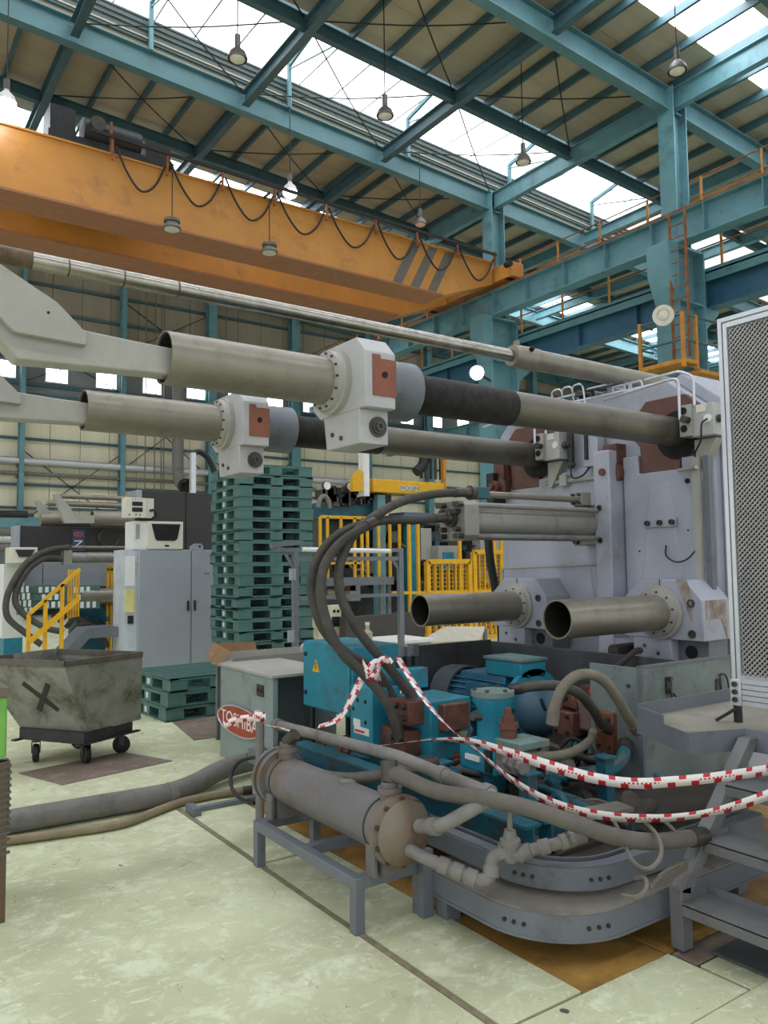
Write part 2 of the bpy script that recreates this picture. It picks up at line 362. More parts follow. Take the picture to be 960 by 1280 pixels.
# ================================================================ BACK WALL
WY = 29.2
wall = struct('wall_back', None, (15, WY, 0))
CREAMW = mat('lit_cream_wall_sheet', '#e8e1c6', .6, var=.06, scale=.8, stretch=(6, 1, .3))  # lightened so the colour carries the strong light on the lower wall
TANW = mat('shaded_tan_wall_sheet', '#9d9381', .65, var=.08, scale=.8, stretch=(6, 1, .3))  # shade above the crane runway is put into this darker sheet colour
GREYW = mat('grey_wall_sheet', '#858a8c', .6, var=.1, scale=1)
MB().bx(-18, 38, WY + .06, WY + .1, 0, 7.7).build('wall_backing', GREYW, wall); MB().bx(-18, 38, WY + .06, WY + .1, 8.9, 14).build('wall_backing', GREYW, wall)
for i in range(32):
    x0 = 1.0 + i * 1.02
    MB().bx(x0, x0 + 1.0, WY, WY + .06, 0, 3.2).build('wall_panel', GREYW, wall)
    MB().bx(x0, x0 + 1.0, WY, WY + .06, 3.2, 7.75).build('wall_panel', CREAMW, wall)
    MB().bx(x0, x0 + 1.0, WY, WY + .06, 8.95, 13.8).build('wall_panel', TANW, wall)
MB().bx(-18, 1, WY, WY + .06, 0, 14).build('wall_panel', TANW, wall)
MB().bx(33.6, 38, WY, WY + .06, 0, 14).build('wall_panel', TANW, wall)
xw = 4.15; wins = []; px_ = 1.0; n = 1
while xw < 33:
    MB().bx(px_, xw, WY, WY + .06, 7.75, 8.95).build('wall_panel', GREYW, wall); px_ = xw + .8
    MB().bx(xw, xw + .8, WY, WY + .06, 7.75, 8.22).build('wall_panel', GREYW, wall); MB().bx(xw, xw + .8, WY, WY + .06, 8.85, 8.95).build('wall_panel', GREYW, wall)
    wn = struct('window_%d' % n, None, (xw + .4, WY, 8.2)); n += 1
    MB().bx(xw + .04, xw + .76, WY - .01, WY + .01, 8.25, 8.81).build('pane', SKYW, wn)
    fr = MB(); fr.bx(xw, xw + .8, WY - .05, WY + .05, 8.2, 8.25); fr.bx(xw, xw + .8, WY - .05, WY + .05, 8.81, 8.86); fr.bx(xw, xw + .04, WY - .05, WY + .05, 8.25, 8.81); fr.bx(xw + .76, xw + .8, WY - .05, WY + .05, 8.25, 8.81); fr.bx(xw + .39, xw + .41, WY - .03, WY + .03, 8.25, 8.81)
    fr.build('window_frame', ALU, wn)
    xw += 1.72
MB().bx(px_, 33.6, WY, WY + .06, 7.75, 8.95).build('wall_panel', GREYW, wall)
for z, h in ((12.9, .1), (11.7, .1), (10.7, .1), (9.9, .1), (9.0, .14), (8.08, .12), (7.72, .1), (6.95, .16), (6.15, .09), (5.35, .09), (4.55, .09), (3.75, .09), (3.2, .12), (2.4, .09), (1.4, .09)):
    MB().bx(1, 34, WY - .12, WY - .02, z - h/2, z + h/2).build('girt', TEAL if z in (6.95,) else DTEAL, wall)
for x, wd in ((5.1, .16), (8.5, .18), (11.95, .34), (15.65, .4), (19.3, .3), (22.8, .3), (26.3, .3), (29.8, .3)):
    MB().ibeam((x, WY - .32, 0), (x, WY - .32, 13), wd, .34, .03, up=(0, 1, 0)).build('wall_post', TEAL, wall)
for (x0, x1, z0, z1) in ((5.1, 8.5, 3.2, 5.8), (8.5, 11.9, 5.2, 8), (5.1, 8.5, 8.1, 9.7), (8.5, 11.9, 9.6, 11.6), (11.9, 15.6, 3.5, 6)):
    MB().ob((x0, WY - .15, z0), (x1, WY - .15, z1), .03, .03).build('brace_rod', BLACK, wall); MB().ob((x0, WY - .15, z1), (x1, WY - .15, z0), .03, .03).build('brace_rod', BLACK, wall)
for x in (9.65, 9.9, 10.0, 12.5, 9.3): MB().cyl((x, WY - .5, 2.5), (x, WY - .5, 12.5), .022, n=6).build('hanging_conduit', mat('conduit_grey', '#77736b', .5), wall)
wr = struct('wall_right', None, (37, 10, 0)); MB().bx(37, 37.1, -15, 30, 0, 12).build('wall_panel', GREYW, wr)
# pipes on the back wall
t = thing('wall_pipe', 'long silver horizontal pipe running along the back wall', 'pipe', (12, 28.85, 5.2))
MB().cyl((2, 28.85, 5.34), (22, 28.85, 5.28), .13, n=16).build('pipe_run', ALU, t)
for x in (5, 8.5, 12, 15.6): MB().bx(x - .03, x + .03, 28.75, 29.1, 5.14, 5.19).build('bracket', DTEAL, t)
t = thing('wall_pipe', 'thinner grey horizontal pipe just under the silver wall pipe', 'pipe', (12, 28.9, 4.8))
MB().cyl((2, 28.9, 4.92), (22, 28.9, 4.87), .07, n=12).build('pipe_run', DUST, t); 
for x in (5, 8.5, 12, 15.6): MB().bx(x - .03, x + .03, 28.8, 29.1, 4.76, 4.81).build('bracket', DTEAL, t)
t = thing('air_duct', 'grey vertical air duct on the back wall ending in a dark round mouth', 'duct', (10.36, 28.4, 4.6))
MB().cyl((10.36, 28.2, 5.5), (10.36, 28.2, 8.5), .21, n=20).build('duct_pipe', DUST, t)
MB().cyl((10.36, 28.2, 8.45), (10.36, 28.2, 9.0), .24, n=20).build('duct_collar', DARKM, t)
MB().bx(10.3, 10.42, 28.2, 29.15, 7.4, 7.5).build('wall_bracket', DTEAL, t); MB().lathe((10.36, 28.2, 6.5), (0, 0, 1), [(0, .21), (0, .235), (.08, .235), (.08, .21)]).build('duct_collar', ALU, t)
MB().tube(smooth_path([(10.36, 28.2, 5.5), (10.36, 28.15, 5.05), (10.38, 27.9, 4.72), (10.4, 27.6, 4.62)], 5), .21, 20).build('duct_elbow', DUST, t)
MB().pipe((10.4, 27.6, 4.62), (10.42, 27.45, 4.6), .27, .22).build('duct_mouth', BLACK, t); MB().cyl((10.4, 27.58, 4.62), (10.4, 27.56, 4.62), .22).build('duct_inside', HOLE, t)
# ================================================================ COLUMNS
for i, y in enumerate((10.6, 16.7)):
    c = struct('column_%d' % (i + 1), None, (15.8, y, 0))
    MB().ibeam((15.75, y, 8.8), (15.75, y, 12.6), .42, .5, .03, up=(1, 0, 0)).build('upper_shaft', TEAL, c)
    MB().bx(15.3, 15.36, y - .3, y + .3, 0, 8.8).bx(16.3, 16.36, y - .3, y + .3, 0, 8.8).bx(15.36, 16.3, y - .05, y + .05, 0, 8.8).build('lower_shaft', TEAL, c)
    MB().prism([(15.0, 8.8), (15.36, 8.8), (15.36, 7.4), (15.3, 7.4), (15.0, 8.1)], 'y', y - .28, y + .28).build('corbel', TEAL, c)
    MB().bx(15.36, 16.3, y - .28, y + .28, 8.74, 8.8).bx(15.36, 16.3, y - .28, y + .28, 7.5, 7.55).build('diaphragm_plate', TEAL, c)
    for z in (2, 4, 6): MB().bx(15.36, 16.3, y - .28, y + .28, z, z + .03).build('diaphragm_plate', TEAL, c)
    MB().prism([(16.36, 7.55), (17.0, 7.55), (17.0, 7.45), (16.36, 6.9)], 'y', y - .2, y + .2).build('corbel', TEAL, c)
# ================================================================ RUNWAY GIRDERS
def girder(label, x, z0, z1, y0, y1, wd, m, step, rail=True):
    t = thing('runway_girder', label, 'girder', (x, (y0+y1)/2, z0))
    MB().ibeam((x, y0, (z0+z1)/2), (x, y1, (z0+z1)/2), wd, z1 - z0, .03).build('beam', m, t)
    y = y0 + .4
    while y < y1:
        MB().bx(x - wd/2 + .01, x + wd/2 - .01, y - .01, y + .01, z0 + .03, z1 - .03).build('stiffener', m, t); y += step
    if rail:
        MB().bx(x - wd/2 - .02, x + wd/2 + .02, y0, y1, z1, z1 + .03).build('top_plate', RUSTST, t)
        MB().bx(x - .04, x + .04, y0, y1, z1 + .03, z1 + .13).build('rail', RUSTST, t)
    return t
g1 = girder('upper teal crane runway girder with rusty rail and vertical stiffeners', 15.52, 8.8, 9.5, 2.5, 29, .38, TEAL, 1.35)
BLUEG = mat('deep_blue_girder', '#3f6c88', .45, var=.12, scale=2)
g2 = girder('lower deep blue crane girder on the far side of the columns', 16.75, 7.55, 8.3, 2.5, 29, .36, BLUEG, 1.9, False)
MB().bx(16.4, 17.1, 2.5, 29, 8.3, 8.34).bx(16.4, 16.44, 2.5, 29, 8.12, 8.42).build('walkway_edge', TEAL, g2)
g3 = girder('pale teal cross girder far behind in the next bay', 20.5, 6.6, 7.2, 8, 29, .3, TEAL, 2.5, False)
def handrail(label, x, z, y0, y1, h=1.0, m=RUSTST, step=1.5):
    t = thing('walkway_handrail', label, 'handrail', (x, (y0+y1)/2, z)); y = y0
    while y <= y1:
        MB().ob((x, y, z), (x, y, z + h), .045, .045).build('post', RAILY, t); y += step
    for q in (h, h * .52): MB().cyl((x, y0, z + q), (x, y1, z + q), .018, n=8).build('rail', m, t)
    return t
handrail('handrail with ochre posts along the upper runway girder', 16.02, 9.5, 4.3, 28, .95, RUSTST, 1.45)
MB().bx(15.72, 16.05, 2.5, 29, 9.46, 9.5).build('walkway_deck', DTEAL, g1)
handrail('handrail with ochre posts along the lower blue girder', 16.42, 8.42, 3.5, 26, 1.0, RUSTST, 1.6)
# ladder and ochre platform on the column
t = thing('column_ladder', 'rusty ladder running up the teal column to the runway girder', 'ladder', (15.0, 10.1, 6.1))
for dy in (-.2, .2): MB().ob((15.12, 10.15 + dy, 6.1), (15.12, 10.15 + dy, 9.4), .035, .06).build('ladder_rail', RUSTST, t)
for k in range(11): MB().cyl((15.12, 9.95, 6.3 + k * .28), (15.12, 10.35, 6.3 + k * .28), .013, n=6).build('rung', RUSTST, t)
t = thing('service_platform', 'ochre service platform with guard rails hung on the teal column', 'platform', (15.2, 10.3, 5.9))
MB().bx(14.75, 15.28, 9.85, 11.0, 5.9, 5.99).build('deck', RAILY, t); MB().bx(15.28, 16.4, 9.8, 10.28, 5.72, 5.8).build('deck', RAILY, t)
for (x, y) in ((14.78, 9.88), (14.78, 10.97), (15.25, 9.88), (16.37, 9.83)): MB().ob((x, y, 5.8), (x, y, 7.0), .07, .07).build('post', RAILY, t)
for z in (6.4, 6.95):
    MB().tube([(15.25, 9.88, z), (14.78, 9.88, z), (14.78, 10.97, z), (15.25, 10.97, z)], .025, 6).build('guard_rail', DTEAL, t); MB().cyl((15.25, 9.88, z), (16.37, 9.83, z), .025, n=6).build('guard_rail', DTEAL, t)
t = thing('round_floodlight', 'grey round floodlight fixed to the teal column bracket', 'lamp', (14.7, 10.6, 7.1))
c = at(830, 395, X=14.62); MB().lathe(c, (-1, -.55, -.2), [(0, .08), (.05, .2), (.11, .225), (.15, .225), (.15, .15), (.12, .12), (.16, .09), (.18, .02)], 24).build('housing', BEIGE, t); MB().cyl(c, c + V((.42, .28, .1)), .03, n=8).build('arm', STEEL, t)
# ================================================================ BRIDGE CRANE
cr = thing('bridge_crane', 'orange double girder overhead crane with three grey stripes and looped cables', 'crane', (8, 17.4, 8.95))
for i, y in enumerate((16.2, 18.25)):
    g = MB().prism([(-9, 8.95), (13.35, 8.95), (15.2, 9.62), (15.2, 10.22), (-9, 10.22)], 'y', y, y + .7).build('box_girder', ORANGE, cr)
    f = MB().bx(-9, 13.3, y - .1, y + .8, 8.9, 8.95).build('bottom_flange', mat('crane_shaded_underside', '#a06a48', .5, var=.1), cr)  # brown instead of orange puts the underside's shade into the colour
    MB().bx(-9, 15.2, y - .05, y + .75, 10.22, 10.26).build('top_flange', ORANGE, cr)
    MB().bx(-9, 15.0, y + .2, y + .27, 10.26, 10.33).build('trolley_rail', RUSTST, cr)
    if i == 0:
        for k in range(3):
            x = 11.66 + k * .58
            MB().add([(x, y - .004, 8.97), (x + .3, y - .004, 8.97), (x + .95, y - .004, 10.2), (x + .65, y - .004, 10.2), (x, y + .02, 8.97), (x + .3, y + .02, 8.97), (x + .95, y + .02, 10.2), (x + .65, y + .02, 10.2)],
                     [(0,1,2,3), (7,6,5,4), (0,4,5,1), (1,5,6,2), (2,6,7,3), (3,7,4,0)]).build('stripe', STRIPE, g)
et = MB().bx(15.25, 15.75, 15.5, 19.5, 9.68, 10.1).build('end_truck', ORANGE, cr, bevel=.02)
for y in (15.75, 19.2): MB().cyl((15.3, y, 9.82), (15.7, y, 9.82), .17, n=20).build('wheel', DARKM, et)
MB().cyl((15.1, 15.55, 9.95), (15.1, 15.35, 9.95), .09, n=12).build('buffer', BLACK, et)
tr = MB().bx(3.3, 5.9, 16.5, 18.5, 10.4, 10.6).build('trolley_frame', DARKM, cr)
MB().cyl((4.0, 16.7, 10.85), (5.2, 16.7, 10.85), .28, n=20).build('hoist_drum', DARKM, tr); MB().cyl((4.5, 17.2, 11.0), (4.5, 17.9, 11.0), .28, n=16).build('hoist_motor', DARKM, tr)
MB().bx(3.35, 3.85, 16.6, 17.3, 10.6, 11.2).build('gearbox', DARKM, tr); MB().bx(5.3, 5.85, 16.5, 17, 10.6, 10.95).build('control_box', BLACK, tr); MB().ob((4.5, 16.3, 10.3), (4.5, 16.3, 11.0), .05, .05).build('tow_arm', RUSTST, tr)
MB().cyl((4.25, 16.42, 10.92), (4.25, 16.34, 10.92), .16, n=16).build('drum_cap', STEEL, tr)
MB().ob((4, 16.02, 10.55), (15.2, 16.02, 10.42), .05, .07).build('festoon_track', BLACK, cr)
HX_ = [4.46, 5.62, 6.89, 8.19, 9.6, 11.05, 12.38, 13.77, 15.15]
for i, x in enumerate(HX_):
    MB().ob((x, 16.04, 10.05), (x, 16.04, 10.5), .06, .04).build('cable_hanger', RUSTST, cr)
    if i < len(HX_) - 1:
        a = V((x + .08, 16.08, 10.4)); b_ = V((HX_[i+1] - .02, 16.08, 10.3)); m_ = (a + b_) / 2
        MB().tube(smooth_path([a, a * .78 + b_ * .22 - V((0, 0, .48)), m_ - V((0, 0, .78)), a * .22 + b_ * .78 - V((0, 0, .55)), b_], 6), .024, 8).build('cable_loop', BLACK, cr)
for x, y in ((5.68, 15.9), (7.98, 15.9)):
    l = MB().lathe((x, y, 8.82), (0, 0, 1), [(0, .19), (.02, .2), (.12, .14), (.15, .14), (.15, .17), (.21, .17)], 18).build('work_lamp', LAMPM, cr)
    MB().cyl((x, y, 8.81), (x, y, 8.83), .16, n=18).build('lens', BEIGE, l); MB().cyl((x, y, 9.03), (x, y, 10.25), .012, n=6).build('lamp_rod', BLACK, l); MB().ob((x, 16.2, 10.24), (x, y - .02, 10.24), .05, .04).build('arm', BLACK, l)
# ================================================================ HIGH BAY LAMPS
def bay_lamp(x, y, z, label, lit=False, s=.72, top=None):
    t = thing('high_bay_lamp', label, 'lamp', (x, y, z), 'high bay lamps under the roof')
    MB().lathe((x, y, z), (0, 0, 1), [(0, .24*s), (.02, .25*s), (.12, .2*s), (.3*s, .07*s), (.34*s, .07*s)], 20, False).build('reflector', LAMPM if not lit else WHITE, t)
    MB().cyl((x, y, z + .34*s), (x, y, z + .62*s), .075*s, n=14).build('ballast', LAMPM, t)
    zt = top or zr(x) + .785
    MB().cyl((x, y, z + .62*s), (x, y, zt), .012, n=6).build('drop_rod', BLACK, t)
    MB().sph((x, y, z - (.02 if lit else -.02)), (.25 if lit else .2)*s, 14, (1, 1, .8 if lit else .45)).build('bulb', BULB if lit else BEIGE, t)
bay_lamp(5.6, 12.4, 10.62, 'unlit bell lamp hanging before the skylight above the crane trolley')
bay_lamp(8.8, 12.4, 10.62, 'unlit bell lamp hanging midway along the bright skylight')
bay_lamp(12.48, 8.25, 10.65, 'unlit pale bell lamp beside the narrow skylight near the teal column')
bay_lamp(12.47, 12.2, 10.65, 'unlit dark bell lamp hanging at the roof strut before the skylight')
bay_lamp(8.84, 16.5, 10.75, 'lit lamp glowing just above the orange crane girder', True)
p = at(8, 128, Y=15.7); bay_lamp(p.x, p.y, p.z, 'lit lamp glowing above the crane beside the hoist trolley', True)
bay_lamp(12.85, 16.5, 10.9, 'unlit dark lamp hanging above the striped end of the crane')
p = at(596, 466, Y=16.0); t = thing('flood_lamp', 'lit flood lamp glowing on the column behind the tie bar', 'lamp', p)
MB().lathe(p + V((.25, .12, .03)), (-1, -.5, -.1), [(0, .08), (.06, .12), (.2, .2), (.24, .2)], 20, False).build('housing', LAMPM, t); MB().sph(p, .19, 16).build('bulb', BULB, t); MB().ob(p + V((.2, .1, 0)), V((15.32, 16.5, p.z)), .05, .05).build('arm', STEEL, t)
# ================================================================ TIE BARS (upper pair)
def tie_bar(dy, label):
    y = 3.68 + dy; z = 2.622
    t = thing('tie_bar', label, 'tie bar', (2.3, y, 2.25), 'upper tie bars of the press')
    MB().lathe((2.76, y, z), (1, 0, 0), [(0, .1)] + [(i * .0135 + d, r) for i in range(60) for d, r in ((.001, .112), (.005, .119), (.009, .119), (.012, .112))] + [(.815, .1)], 32).build('threaded_section', THREAD, t)
    MB().cyl((3.57, y, z), (5.47, y, z), .1125, n=40).build('bar', BARM, t)
    sl = MB().pipe((1.275, y, z), (2.2, y, z), .131, .124, 48).build('sleeve', SLEEVE, t); MB().pipe((1.285, y, z), (2.2, y, z), .1238, .120, 40).build('sleeve_bore', BORE, t)
    MB().lathe((2.17, y, z), (1, 0, 0), [(0, .131), (.01, .165), (.035, .17), (.04, .182), (.075, .182), (.075, .12)], 40, False).build('flange_ring', CREAMP, t)
    bolt_circle(t, (2.165, y, z), (1, 0, 0), .15, 14, .007, .02, STEEL)
    yb = 3.37 + dy
    bk = MB().prism([(yb, 2.436), (yb, 2.735), (yb + .085, 2.824), (yb + .45, 2.824), (yb + .55, 2.73), (yb + .55, 2.5), (yb + .47, 2.436)], 'x', 2.245, 2.44).build('clamp_block', BLOCKP, t, bevel=.006)
    MB().prism([(yb + .06, 2.25), (yb + .06, 2.437), (yb + .43, 2.437), (yb + .40, 2.25)], 'x', 2.245, 2.43).build('clamp_foot', BLOCKP, t, bevel=.006)
    MB().bx(2.29, 2.441, yb - .006, yb + .002, 2.50, 2.70).bx(2.29, 2.34, yb - .006, yb + .002, 2.7005, 2.72).build('primer_patch', PATCHR, bk)
    MB().cyl((2.365, yb - .012, 2.615), (2.365, yb - .006, 2.615), .017, n=16).build('bolt_hole', HOLE, bk)
    MB().lathe((2.36, yb + .062, 2.345), (0, -1, 0), [(0, .055), (.012, .055), (.012, .04), (.02, .04), (.02, .025), (.03, .025), (.03, .012), (.022, .01)], 20).build('bearing_cap', STEEL, t)
    for p in ((yb + .33, 2.33), (yb + .24, 2.30)): MB().cyl((2.236, p[0], p[1]), (2.25, p[0], p[1]), .013, n=10).build('bolt', STEEL, t)
    MB().lathe((2.44, y, z), (1, 0, 0), [(0, .12), (0, .165), (.28, .172), (.31, .172), (.32, .12)], 40, False).build('collar', GREYP, t)
    return t
tie_bar(0, 'upper tie bar on the guard panel side, with sleeve, clamp block and dark thread')
tie_bar(1.5, 'upper tie bar on the pallet stack side, with sleeve and clamp block')
def support_arm(dy, label):
    y = 3.68 + dy
    t = thing('support_arm', label, 'support arm', (.9, y, 2.5), 'arms reaching into the sleeves')
    MB().prism([(1.5, 2.53), (1.2, 2.525), (.614, 2.505), (.30, 2.84), (-.3, 2.95), (-.3, 3.05), (.2, 3.05), (.56, 2.70), (1.1, 2.668), (1.5, 2.65)], 'y', y - .06, y + .06).build('beam', CREAMP, t, bevel=.008)
    MB().prism([(.893, 2.60), (.893, 2.655), (.765, 2.775), (.5, 2.915), (.1, 3.09), (-.3, 3.12), (-.3, 2.98), (.2, 2.92), (.543, 2.665), (.597, 2.612)], 'y', y - .10, y - .06).build('fin_plate', CREAMP, t, bevel=.004)
    MB().cyl((.73, y - .103, 2.72), (.73, y - .0995, 2.72), .006, n=8).build('bolt_hole', HOLE, t)
support_arm(0, 'pale steel arm with fin plate entering the sleeve on the guard panel side')
support_arm(1.5, 'pale steel arm with fin plate entering the sleeve on the pallet stack side')
# ================================================================ LONG CYLINDER ABOVE
t = thing('hydraulic_cylinder', 'long grey hydraulic cylinder with chrome rod above the tie bars', 'cylinder', (4.4, 4.45, 3.1))
zc = 3.262
MB().cyl((-1.2, 4.45, zc), (4.4, 4.45, zc), .047, n=28).build('chrome_rod', CHROME, t)
for x in (1.0, 1.3, 1.62): MB().cyl((x, 4.45, zc), (x + .008, 4.45, zc), .049, n=24).build('rod_band', STEEL, t)
MB().cyl((-.5, 4.45, zc), (.82, 4.45, zc), .0485, n=24).build('grimy_rod_end', mat('grimy_rod', '#6a5a45', .5, metal=.4, var=.4, scale=14), t)
MB().lathe((4.36, 4.45, zc), (1, 0, 0), [(0, .05), (0, .082), (.06, .085), (.07, .092), (.28, .092), (.285, .086), (3.2, .086)], 36).build('barrel', SLEEVE, t)
MB().cyl((4.5, 4.372, zc + .045), (4.5, 4.345, zc + .065), .02, n=12).build('port_hole', HOLE, t)
MB().ob((4.42, 4.45, zc + .08), (4.42, 4.45, zc + .13), .05, .02).build('lifting_lug', SLEEVE, t)
MB().bx(5.62, 5.74, 4.36, 4.54, 3.05, zc - .07).build('support_bracket', PLAT, t)
MB().bx(6.3, 6.45, 4.36, 4.54, 3.05, zc - .07).build('support_bracket', PLAT, t)
# ================================================================ PLATEN
pt = thing('machine_platen', 'large pale lavender grey press platen with brown octagonal bar openings', 'press platen', (5.8, 4.5, 0))
MB().prism([(5.72, .0), (5.72, 2.88), (5.52, 3.07), (3.78, 3.07), (3.40, 2.76), (3.40, .0)], 'x', 5.42, 6.5).build('plate_body', PLAT, pt, bevel=.02)
MB().prism([(3.40, 2.76), (3.78, 3.07), (3.70, 3.12), (3.28, 2.78), (3.28, .0), (3.40, .0)], 'x', 5.5, 6.5).build('edge_rib', PLAT, pt, bevel=.01)
MB().bx(5.20, 5.43, 4.205, 4.37, .86, 2.54).build('vertical_rib', PLAT, pt, bevel=.01)
MB().prism([(4.19, .9), (4.19, 2.48), (4.04, 2.48), (4.04, 2.33), (3.64, 2.33), (3.64, 2.42), (3.5, 2.42), (3.43, 2.05), (3.45, 1.6), (3.52, 1.3), (3.52, .9)], 'x', 5.36, 5.425).build('face_plate', PLAT, pt, bevel=.008)
MB().add([(5.37, 4.12, .92), (5.37, 3.56, .92), (5.37, 3.72, 2.25), (5.37, 3.97, 2.25), (5.33, 4.08, .92), (5.33, 3.62, .92), (5.357, 3.76, 2.22), (5.357, 3.93, 2.22)],
         [(4,5,6,7), (0,4,7,3), (1,2,6,5), (0,1,5,4), (2,3,7,6), (0,3,2,1)]).build('raised_facet', PLAT, pt, flat=True)
MB().prism([(5.62, 1.55), (5.62, 2.35), (4.38, 2.48), (4.38, 1.0), (5.3, 1.0)], 'x', 5.38, 5.425).build('face_plate', PLAT, pt, bevel=.008)
MB().add([(5.39, 5.1, 1.02), (5.39, 4.45, 1.02), (5.39, 4.55, 1.7), (5.39, 4.9, 1.7), (5.35, 5.0, 1.02), (5.35, 4.5, 1.02), (5.377, 4.6, 1.68), (5.377, 4.86, 1.68)],
         [(4,5,6,7), (0,4,7,3), (1,2,6,5), (0,1,5,4), (2,3,7,6), (0,3,2,1)]).build('raised_facet', PLAT, pt, flat=True)
for dy in (0, 1.5):
    fr = MB().prism([(4.075 + dy, 2.80), (3.96 + dy, 2.915), (3.60 + dy, 2.915), (3.49 + dy, 2.82), (3.49 + dy, 2.45), (3.655 + dy, 2.45), (3.665 + dy, 2.325), (4.02 + dy, 2.325), (4.03 + dy, 2.55), (4.075 + dy, 2.6)], 'x', 5.375, 5.43).build('bar_opening_frame', REDOX, pt, bevel=.008)
    MB().cyl((5.368, 3.675 + dy, 2.60), (5.376, 3.675 + dy, 2.60), .19, n=40).build('bar_opening', HOLE, fr)
    vb = MB().bx(5.25, 5.43, 3.285 + dy, 3.47 + dy, 2.54, 2.78).build('valve_block', BLOCKP, pt, bevel=.006)
    MB().bx(5.22, 5.36, 3.45 + dy, 3.55 + dy, 2.55, 2.79).build('port_plate', CREAMP, vb, bevel=.004)
    for z in (2.61, 2.745): MB().cyl((5.212, 3.51 + dy, z), (5.222, 3.51 + dy, z), .027, n=18).build('port', HOLE, vb)
    MB().lathe((5.22, 3.47 + dy, 2.67), (-1, 0, 0), [(0, .024), (.02, .024), (.02, .018), (.05, .018), (.05, .028), (.07, .028)], 12).build('fitting', STEEL, vb)
    MB().lathe((5.31, 3.285 + dy, 2.66), (0, -1, 0), [(0, .03), (.04, .03), (.04, .02), (.07, .02)], 12).build('plug', STEEL, vb)
    MB().prism([(3.32 + dy, 2.53), (3.5 + dy, 2.53), (3.5 + dy, 2.3), (3.46 + dy, 2.3)], 'x', 5.33, 5.43).build('bracket', CREAMP, vb)
    MB().bx(5.244, 5.25, 3.34 + dy, 3.42 + dy, 2.72, 2.775).build('label_plate', BEIGE, vb)
    MB().cyl((5.243, 3.33 + dy, 2.665), (5.25, 3.33 + dy, 2.665), .032, n=18).build('emblem', WHITE, vb)
    MB().tube(fillet([(5.2, 3.53 + dy, 2.68), (5.2, 3.53 + dy, 3.0), (5.2, 3.66 + dy, 3.0), (5.28, 4.3 + dy, 2.98)], .05), .011, 8).build('oil_tube', ALU, pt)
    MB().tube(fillet([(5.24, 3.43 + dy, 2.78), (5.24, 3.43 + dy, 3.0), (5.2, 3.52 + dy, 3.05), (5.3, 3.9 + dy, 3.07)], .04), .011, 8).build('oil_tube', ALU, pt)
    MB().lathe((5.38, 4.27 + dy * .9, 2.36), (-1, 0, 0), [(0, .09), (.05, .1), (.09, .1), (.1, .06), (.16, .06), (.16, .03), (.2, .03)], 20).build('guide_roller', RUSTB, pt)
    MB().bx(5.3, 5.42, 4.2 + dy * .9, 4.34 + dy * .9, 2.42, 2.6).build('roller_bracket', RUSTB, pt)
mbk = MB().bx(5.335, 5.362, 3.69, 3.975, 1.885, 1.955).build('sensor_bracket', PLAT, pt, bevel=.003)
for y in (3.72, 3.83, 3.945): MB().lathe((5.335, y, 1.92), (-1, 0, 0), [(0, .022), (.025, .022), (.025, .012), (.015, .011)], 12).build('bolt', STEEL, mbk)
for (y, z, r) in ((3.59, 2.23, .02), (3.79, 1.745, .013), (5.45, 2.0, .02), (3.6, 1.85, .006), (4.05, 1.7, .006)): MB().cyl((5.35, y, z), (5.372, y, z), r, n=14).build('tapped_hole', HOLE, pt)
MB().tube(smooth_path([(5.34, 3.79, 1.74), (5.31, 3.77, 1.66), (5.3, 3.68, 1.61), (5.3, 3.58, 1.63), (5.33, 3.5, 1.72)], 6), .006, 6).build('sensor_cable', BLACK, pt)
MB().ob((5.28, 3.46, .88), (5.28, 3.46, 2.40), .05, .04).build('cable_channel', CREAMP, pt); MB().ob((5.32, 3.395, .86), (5.32, 3.395, 2.40), .045, .05).build('cable_channel', GREYP, pt)
MB().tube(smooth_path([(5.24, 3.33, 2.66), (5.2, 3.35, 2.62), (5.21, 3.37, 2.5), (5.24, 3.44, 2.42), (5.28, 3.46, 2.38)], 6), .007, 6).build('sensor_cable', BLACK, pt)
MB().cyl((5.22, 3.42, 2.31), (5.30, 3.62, 2.31), .016, n=10).build('conduit', CREAMP, pt)
MB().cyl((5.36, 4.4, 2.345), (5.36, 5.05, 2.345), .02, n=10).build('conduit', CREAMP, pt); MB().bx(5.32, 5.38, 4.78, 4.86, 2.30, 2.40).build('conduit_clamp', CREAMP, pt)
MB().tube(smooth_path([(5.34, 4.5, 2.46), (5.31, 4.58, 2.37), (5.3, 4.68, 2.36), (5.32, 4.72, 2.45), (5.36, 4.73, 2.6)], 6), .008, 6).build('sensor_cable', BLACK, pt)
MB().cyl((5.34, 4.73, 2.45), (5.34, 4.73, 2.85), .03, n=12).build('sensor_body', DARKM, pt); MB().cyl((5.34, 4.73, 2.47), (5.34, 4.73, 2.5), .045, n=6).build('sensor_nut', STEEL, pt)
MB().bx(5.3, 5.4, 4.40, 4.56, 2.44, 2.78).build('stop_plate', PLAT, pt, bevel=.004); MB().bx(5.28, 5.31, 4.5, 4.53, 2.5, 2.75).build('hook_bar', DARKM, pt)
MB().tube(fillet([(5.3, 5.6, .95), (5.3, 5.6, 1.57), (5.3, 5.5, 1.57), (5.3, 4.4, 1.60), (5.3, 4.38, 1.72)], .04), .012, 8).build('oil_tube', CREAMP, pt)
MB().bx(5.22, 5.4, 5.62, 5.72, 2.0, 2.5).build('limit_switch_box', DARKM, pt, bevel=.01)
